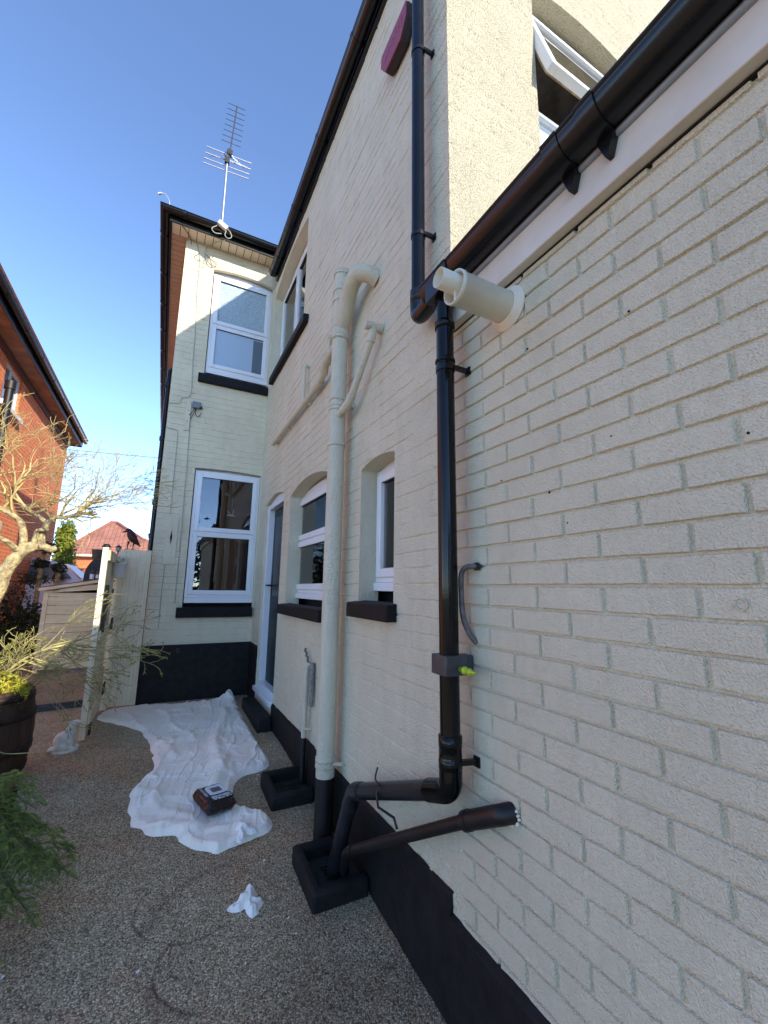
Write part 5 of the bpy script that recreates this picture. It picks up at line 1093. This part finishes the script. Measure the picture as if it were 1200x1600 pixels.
mb = MB(); mb.add([(sx_(.35),yA+.05,cz+1.1550),(sx_(2.28),yA+.05,cz+1.2100),(sx_(1.98),yy(1),cz+1.5400),(sx_(.9),yy(1),cz+1.5840),(sx_(.55),yy(1),cz+1.4960)], [(0,1,2,3,4)]); mb.build('side_window', M['frost2d'], cr, recalc=False)
mb = MB(); mb.add([(sx_(2.10)+.012,yA+.24,cz+1.5565),(sx_(2.10)+.012,yB-.24,cz+1.5565),(sx_(2.44)+.015,yB-.10,cz+1.2320),(sx_(2.44)+.015,yA+.10,cz+1.2320)], [(0,1,2,3)]); mb.build('windscreen', M['frost2'], cr, recalc=False)
mb = MB(); mb.box((sx_(1.95), yA-.16, cz+1.17), (sx_(2.15), yA-.02, cz+1.32)); mb.build('mirror', M['dmetal'], cr, .03)
for a in (.75, 3.1):
    mb = MB(); mb.cyl((sx_(a), yA-.01, cz+.31), (sx_(a), yA+.2, cz+.31), .31, n=28); wv = mb.build('wheel', M['cable'], cr); mb = MB(); mb.cyl((sx_(a), yA-.016, cz+.31), (sx_(a), yA-.011, cz+.31), .2, n=20); mb.build('rim', M['alu'], wv)
mb = MB(); mb.box((sx_(3.55), yA+.02, cz+.68), (sx_(3.85), yA+.3, cz+.82)); mb.build('headlight', M['frost2'], cr, .02)
o = MB(); o.tube([(-9, 22, 7.55), (-5, 22, 7.35), (-1, 22, 7.55), (5, 22, 8.1)], .012, 5); tag(o.build('telephone_wire', M['cable'], None), 'thin telephone wire across the sky between the houses', 'wire')

# ------------------------------------------------------------------ dust sheet
outl = [(-1.481,5.191),(-1.448,5.45),(-1.219,5.53),(-0.879,5.464),(-0.363,5.385),(-0.255,5.55),(-0.178,5.42),(-0.194,5.036),(-0.196,4.187),(-0.175,3.630),(-0.251,3.499),(-0.421,3.437),(-0.489,3.268),(-0.486,3.091),(-0.392,2.994),(-0.333,2.899),(-0.350,2.786),(-0.460,2.728),(-0.601,2.701),(-0.683,2.693),(-0.787,2.807),(-0.864,2.926),(-0.994,3.010),(-1.082,3.173),(-1.117,3.400),(-1.088,3.592),(-0.997,3.790),(-0.981,4.008),(-1.025,4.380),(-1.120,4.718),(-1.287,4.953)]
P = [Vector((a, b, 0)) for a, b in outl]; P = smoothpath(P+[P[0], P[1]], 6)[:len(P)*6]; B = np.array([(p.x, p.y) for p in P])
B += np.stack([vnoise(B[:, 0]*14, B[:, 1]*14, 90)-.5, vnoise(B[:, 0]*14, B[:, 1]*14, 91)-.5], 1)*.035
def sheet(name, B, h, hf, m, parent=None, th=.006):
    x0, y0 = B.min(0)-.02; x1, y1 = B.max(0)+.02; xs = np.arange(x0, x1, h); ys = np.arange(y0, y1, h); X, Y = np.meshgrid(xs, ys, indexing='ij'); pts = np.stack([X.ravel(), Y.ravel()], 1)
    A, C = B, np.roll(B, -1, 0); best = np.full(len(pts), 1e9); near = pts.copy(); ins = np.zeros(len(pts), bool)
    for a, c in zip(A, C):
        d = c-a; L = (d*d).sum()+1e-12; t = np.clip(((pts-a)@d)/L, 0, 1); q = a+t[:, None]*d; dd = ((pts-q)**2).sum(1); k = dd < best; best[k] = dd[k]; near[k] = q[k]
        cond = ((a[1] > pts[:, 1]) != (c[1] > pts[:, 1])); xi = (c[0]-a[0])*(pts[:, 1]-a[1])/(c[1]-a[1]+1e-12)+a[0]; ins ^= cond & (pts[:, 0] < xi)
    sd = np.sqrt(best)*np.where(ins, 1, -1); ok = sd > -.75*h; pts = np.where(((sd < 0) & ok)[:, None], near, pts); sd = np.maximum(sd, 0)
    Z = hf(pts[:, 0], pts[:, 1], sd)+gz(pts[:, 1])
    nz = len(ys); ii, jj = np.meshgrid(np.arange(len(xs)-1), np.arange(nz-1), indexing='ij'); k = (ii*nz+jj).ravel(); Q = np.stack([k, k+nz, k+nz+1, k+1], 1); Q = Q[ok[Q].all(1)]
    V = np.stack([pts[:, 0], pts[:, 1], Z], 1); used, inv = np.unique(Q.ravel(), return_inverse=True)
    return npmesh(name, V[used], inv.reshape(-1, 4), m, parent)
def ridg(x, y, seed): return 1-np.abs(vnoise(x, y, seed)*2-1)
def h_sheet(x, y, sd):
    wx = x+.10*(fbm(x*3, y*3, 101)-.5); wy = y+.16*(fbm(x*3, y*3, 102)-.5)
    s = .26*wx+.965*wy; t = .965*wx-.26*wy          # main folds run along the length, fanning
    cr = lambda f, n: np.clip(1-np.abs(f*2-1)*n, 0, 1)**1.3
    mk = sstep(.35, .6, fbm(x*2.2, y*2.2, 130, 2))
    va = lambda f, p=.75: np.abs(f*2-1)**p
    cr = lambda f, n: np.clip(1-np.abs(f*2-1)*n, 0, 1)
    w2 = .05*(fbm(x*7, y*7, 140)-.5); mk2 = sstep(.40, .6, fbm(x*3+5, y*3, 131, 2))
    h = .016*va(vnoise(t*4.5, s*.75, 118), .55)+.014*va(vnoise(t*8+3, s*1.4, 112), .5)*(.5+.5*mk)+.010*va(vnoise(t*17, s*2.6, 114), .5)*mk+.010*va(vnoise(x*3.5+3*wy, y*3, 113), .5)+.006*va(vnoise(x*12, y*9, 119), .5)*mk2+.008*fbm(x*2.6, y*2.6, 115)
    h += .016*cr(vnoise((t+w2)*6+7, s*1.1, 141), 11)*mk2+.013*cr(vnoise((t+w2)*11, s*1.9+4, 142), 8)*mk+.012*cr(vnoise((s+w2)*3.2, t*3.5, 143), 12)*mk2+.007*cr(vnoise((t-w2)*24, s*4, 144), 6)*(1-mk2)+.006*cr(vnoise((s-w2)*14, t*10, 145), 7)*mk
    for cx, cy, r, a in ((-.27,5.42,.12,.09), (-.42,2.95,.11,.035), (-.45,4.0,.22,.02), (-.50,3.62,.16,.03)): 
        k = np.exp(-((x-cx)**2+(y-cy)**2)/(r*r)); h += a*k*(.7+.6*ridg(x*14, y*14, 117))
    for (ax, ay, bx2, by2, wd, a) in ((-.35,5.0,-.62,3.35,.050,.045), (-1.30,5.3,-.85,3.9,.035,.022), (-.95,5.2,-.70,4.2,.030,.022), (-1.08,3.5,-.75,2.95,.04,.020), (-.86,4.3,-1.0,3.3,.03,.018), (-.95,3.05,-.5,2.8,.03,.015)):
        d = np.array([bx2-ax, by2-ay]); L = (d*d).sum(); tt = np.clip(((x-ax)*d[0]+(y-ay)*d[1])/L, 0, 1); dist = np.hypot(x-ax-tt*d[0]-.03*np.sin(tt*9), y-ay-tt*d[1]); h += a*np.exp(-(dist/wd)**2)
    return h*sstep(-.004, .04, sd)*.78+.002+.003*sstep(0, .006, sd)
cloth, nt, b = nodes('white_cotton'); b.inputs['Roughness'].default_value = .9; b.inputs['Specular IOR Level'].default_value = .1
st_ = ramp(nt, noise(nt, 26, 4, .75), [(.315, (.30,.22,.18)), (.35, (1,1,1))]); x = mixc(nt, .8, (.95,.86,.72), mixc(nt, 1, (.95,.86,.72), st_, 'MULTIPLY')); x = mixc(nt, 1, x, ramp(nt, noise(nt, 2.2, 4), [(.3, (.93,.90,.90)), (.6, (1,1,1))]), 'MULTIPLY')
nt.links.new(x, b.inputs['Base Color']); bump(nt, b, noise(nt, 40, 4, .6), .4, .004)
M['cloth'] = cloth
o = sheet('dust_sheet', B, .0052, h_sheet, cloth); tag(o, 'large crumpled white dust sheet spread over the gravel', 'dust sheet')
M['tissue'] = mat('white_tissue', (.95,.89,.80), .85, var=.04, bscale=60, bstr=.6, bdist=.004)
def crumple(name, c, r, hgt, seed, label, zoff=0.0, lobes=5):
    rs = np.random.RandomState(seed); n = 40; an = np.linspace(0, 2*np.pi, n, endpoint=False)
    rad = r*(.60+.34*np.sin(an*2+rs.rand()*6)*np.sin(an*lobes/2+rs.rand()*6)+.22*np.sin(an*3+rs.rand()*6)+.14*(rs.rand(n)-.5)); Bc = np.stack([c[0]+rad*np.cos(an), c[1]+rad*np.sin(an)*1.25], 1)
    def hf(x, y, sd):
        d = np.hypot(x-c[0], y-c[1])/r
        return zoff+.003+(hgt*(1-np.clip(d, 0, 1)**1.5)*(.35+.75*ridg((x+seed)*26, (y+seed)*26, seed)**2)+.014*ridg((x-seed)*55, y*55, seed+1)**2)*sstep(0, .02, sd)
    return tag(sheet(name, Bc, .0045, hf, M['tissue']), label, 'tissue')
crumple('crumpled_tissue', (-.557, 2.30), .085, .055, 31, 'crumpled white tissue alone on the gravel in front', 0, 5)
crumple('crumpled_tissue', (-.50, 2.79), .085, .05, 45, 'bluish white tissue crumpled on the near corner of the sheet', .026, 5)
# pack of wipes
pk = thing('wipes_pack', (-.62, 3.09, G(3.09)+.03), 'dark maroon pack of wipes with white flip lid lying on the sheet', 'pack')
pa, pb, pc_, pd_ = Vector((-.742, 3.215)), Vector((-.600, 3.250)), Vector((-.520, 3.000)), Vector((-.682, 2.965))
ctr = (pa+pb+pc_+pd_)/4; ex_ = Vector((.975, .13+.06)).normalized(); ang = math.atan2((pb-pa).y, (pb-pa).x); zb = G(3.09)+.028
def pw(u, v, z):                                     # u across (short), v along, local
    u *= 1.14; v *= 1.12; e = (math.cos(ang), math.sin(ang)); f2 = (-e[1], e[0]); sl_ = .2
    return (ctr.x+e[0]*u+f2[0]*v, ctr.y+e[1]*u+f2[1]*v, zb+z)
nu, nv = 22, 30; V = []; Q = []
for top in (1, 0):
    for i in range(nu+1):
        for j in range(nv+1):
            u, v = lerp(-.078, .078, i/nu), lerp(-.125, .125, j/nv); e = min(1, min(i, nu-i)/3.0)*min(1, min(j, nv-j)/3.0)
            hgt = .045+.037*(math.sin(min(1, e)*math.pi/2)**.6)*(1 if top else -1)+.0018*math.sin(u*160+v*90)*e
            V.append(pw(u*(1+.03*math.sin(j)), v, hgt if top else max(.0, hgt)))
N1 = (nu+1)*(nv+1)
for i in range(nu):
    for j in range(nv):
        k = i*(nv+1)+j; Q.append((k, k+nv+1, k+nv+2, k+1)); Q.append((N1+k, N1+k+1, N1+k+nv+2, N1+k+nv+1))
edge = [i*(nv+1) for i in range(nu+1)]+[nu*(nv+1)+j for j in range(1, nv+1)]+[i*(nv+1)+nv for i in range(nu-1, -1, -1)]+[j for j in range(nv-1, 0, -1)]
for a, c in zip(edge, edge[1:]+edge[:1]): Q.append((a, c, N1+c, N1+a))
pm, nt, b = nodes('maroon_foil'); b.inputs['Roughness'].default_value = .25; nt.links.new(ramp(nt, noise(nt, 32, 3, .7), [(.54, (.006,.005,.007)), (.60, (.045,.009,.011)), (.66, (.010,.008,.010)), (.76, (.28,.25,.24))]), b.inputs['Base Color']); bump(nt, b, noise(nt, 60, 3), .5, .004)
bd = npmesh('packet', V, Q, pm, pk)
def flat(name, poly, z, m, hole=None, parent=pk, t=.004):
    mb = MB(); n = len(poly)
    if hole:
        vs = [pw(u, v, z) for u, v in poly]+[pw(u, v, z) for u, v in hole]; mb.add(vs, [(i, (i+1) % n, n+(i+1) % n, n+i) for i in range(n)])
        vs2 = [pw(u, v, z-t) for u, v in poly]+[pw(u, v, z-t) for u, v in hole]; mb.add(vs+vs2, [(i, (i+1) % n, 2*n+(i+1) % n, 2*n+i) for i in range(n)]+[(n+i, n+(i+1) % n, 3*n+(i+1) % n, 3*n+i) for i in range(n)])
    else: mb.prism(poly, lambda a, b2, tt: pw(a, b2, tt), z-t, z)
    return mb.build(name, m, parent)
def rrect(u0, u1, v0, v1, r, n=6):
    out = []
    for cu, cv, a0 in ((u1-r, v1-r, 0), (u0+r, v1-r, 90), (u0+r, v0+r, 180), (u1-r, v0+r, 270)):
        for i in range(n+1): a = math.radians(a0+90*i/n); out.append((cu+r*math.cos(a), cv+r*math.sin(a)))
    return out
flat('flip_lid', rrect(-.030, .066, -.030, .085, .022), .0865, M['upvc'], rrect(-.010, .046, -.006, .060, .008))
flat('lid_window', rrect(-.010, .046, -.006, .060, .008), .0845, mat('lid_grey', (.16,.15,.15), .3, var=.3, vscale=60))
flat('label_panel', rrect(-.040, .070, -.102, -.040, .002), .0850, mat('label_navy', (.012,.012,.018), .4))
flat('side_strip', [(-.052, -.03), (-.040, -.03), (-.040, .10), (-.052, .10)], .0850, mat('strip_white', (.50,.48,.48), .5, var=.4, vscale=90))
flat('art_patch', [(-.074, -.09), (-.066, -.09), (-.066, .02), (-.074, .02)], .082, mat('art_red', (.35,.06,.05), .4, var=.4, vscale=70))
for word, vc, sz in (('ULTRA', -.083, .030), ('GRIME', -.058, .024)):
    tcv = bpy.data.curves.new('lettering', 'FONT'); tcv.body = word; tcv.size = sz; tcv.align_x = 'CENTER'; tcv.align_y = 'CENTER'; tcv.extrude = .0006; tcv.offset = .0009
    to = bpy.data.objects.new('tmp', tcv); sc.collection.objects.link(to); dg = bpy.context.evaluated_depsgraph_get(); me = bpy.data.meshes.new_from_object(to.evaluated_get(dg)); bpy.data.objects.remove(to)
    w0 = wloc(pk); wd = max(v.co.x for v in me.vertices)-min(v.co.x for v in me.vertices); kx = .096/wd
    for v in me.vertices: q = pw(.015-v.co.x*kx, vc-v.co.y, .0862+v.co.z); v.co = Vector(q)-w0
    me.materials.clear(); me.materials.append(M['upvc']); o = bpy.data.objects.new('lettering', me); sc.collection.objects.link(o); o.parent = pk
# paint flakes
FL = mat('paint_flake', (.75,.74,.70), .7)
fl_ = [(-.128,4.245),(-.107,4.149),(-.367,3.40),(-.315,3.395),(-.12,4.224),(-.41,2.142),(-.40,2.05),(-.432,2.55),(-1.227,2.30),(-.998,2.132),(-1.446,2.308),(-.335,3.37),(-.10,3.9),(-.29,3.45),(-.62,2.0),(-.9,2.62)]
where = ['below the back door step', 'beyond the far drain surround', 'at the sheet edge near the far gully', 'between the sheet and far gully', 'beside the door step foot', 'in front of the near drain surround', 'just short of the near drain surround', 'between the two black surrounds', 'at the lower left of the gravel', 'beside the curved stain', 'at the far left of the gravel', 'close to the far drain surround corner', 'along the foot of the plinth', 'by the sheet corner', 'in the foreground gravel', 'left of the lone tissue']
for (x, y), wh in zip(fl_, where):
    mb = MB(); s = random.uniform(.004, .009); z = G(y)+.003; n = random.randint(5, 7); mb.prism([(x+s*random.uniform(.5,1)*math.cos(k*6.28/n), y+s*random.uniform(.6,1.3)*math.sin(k*6.28/n)) for k in range(n)], lambda a, b2, t: (a, b2, t+(a-x)*.3), z, z+.003)
    tag(mb.build('paint_flake', FL, None), 'tiny white paint flake '+wh, 'paint flake', 'paint flakes scattered on the gravel')
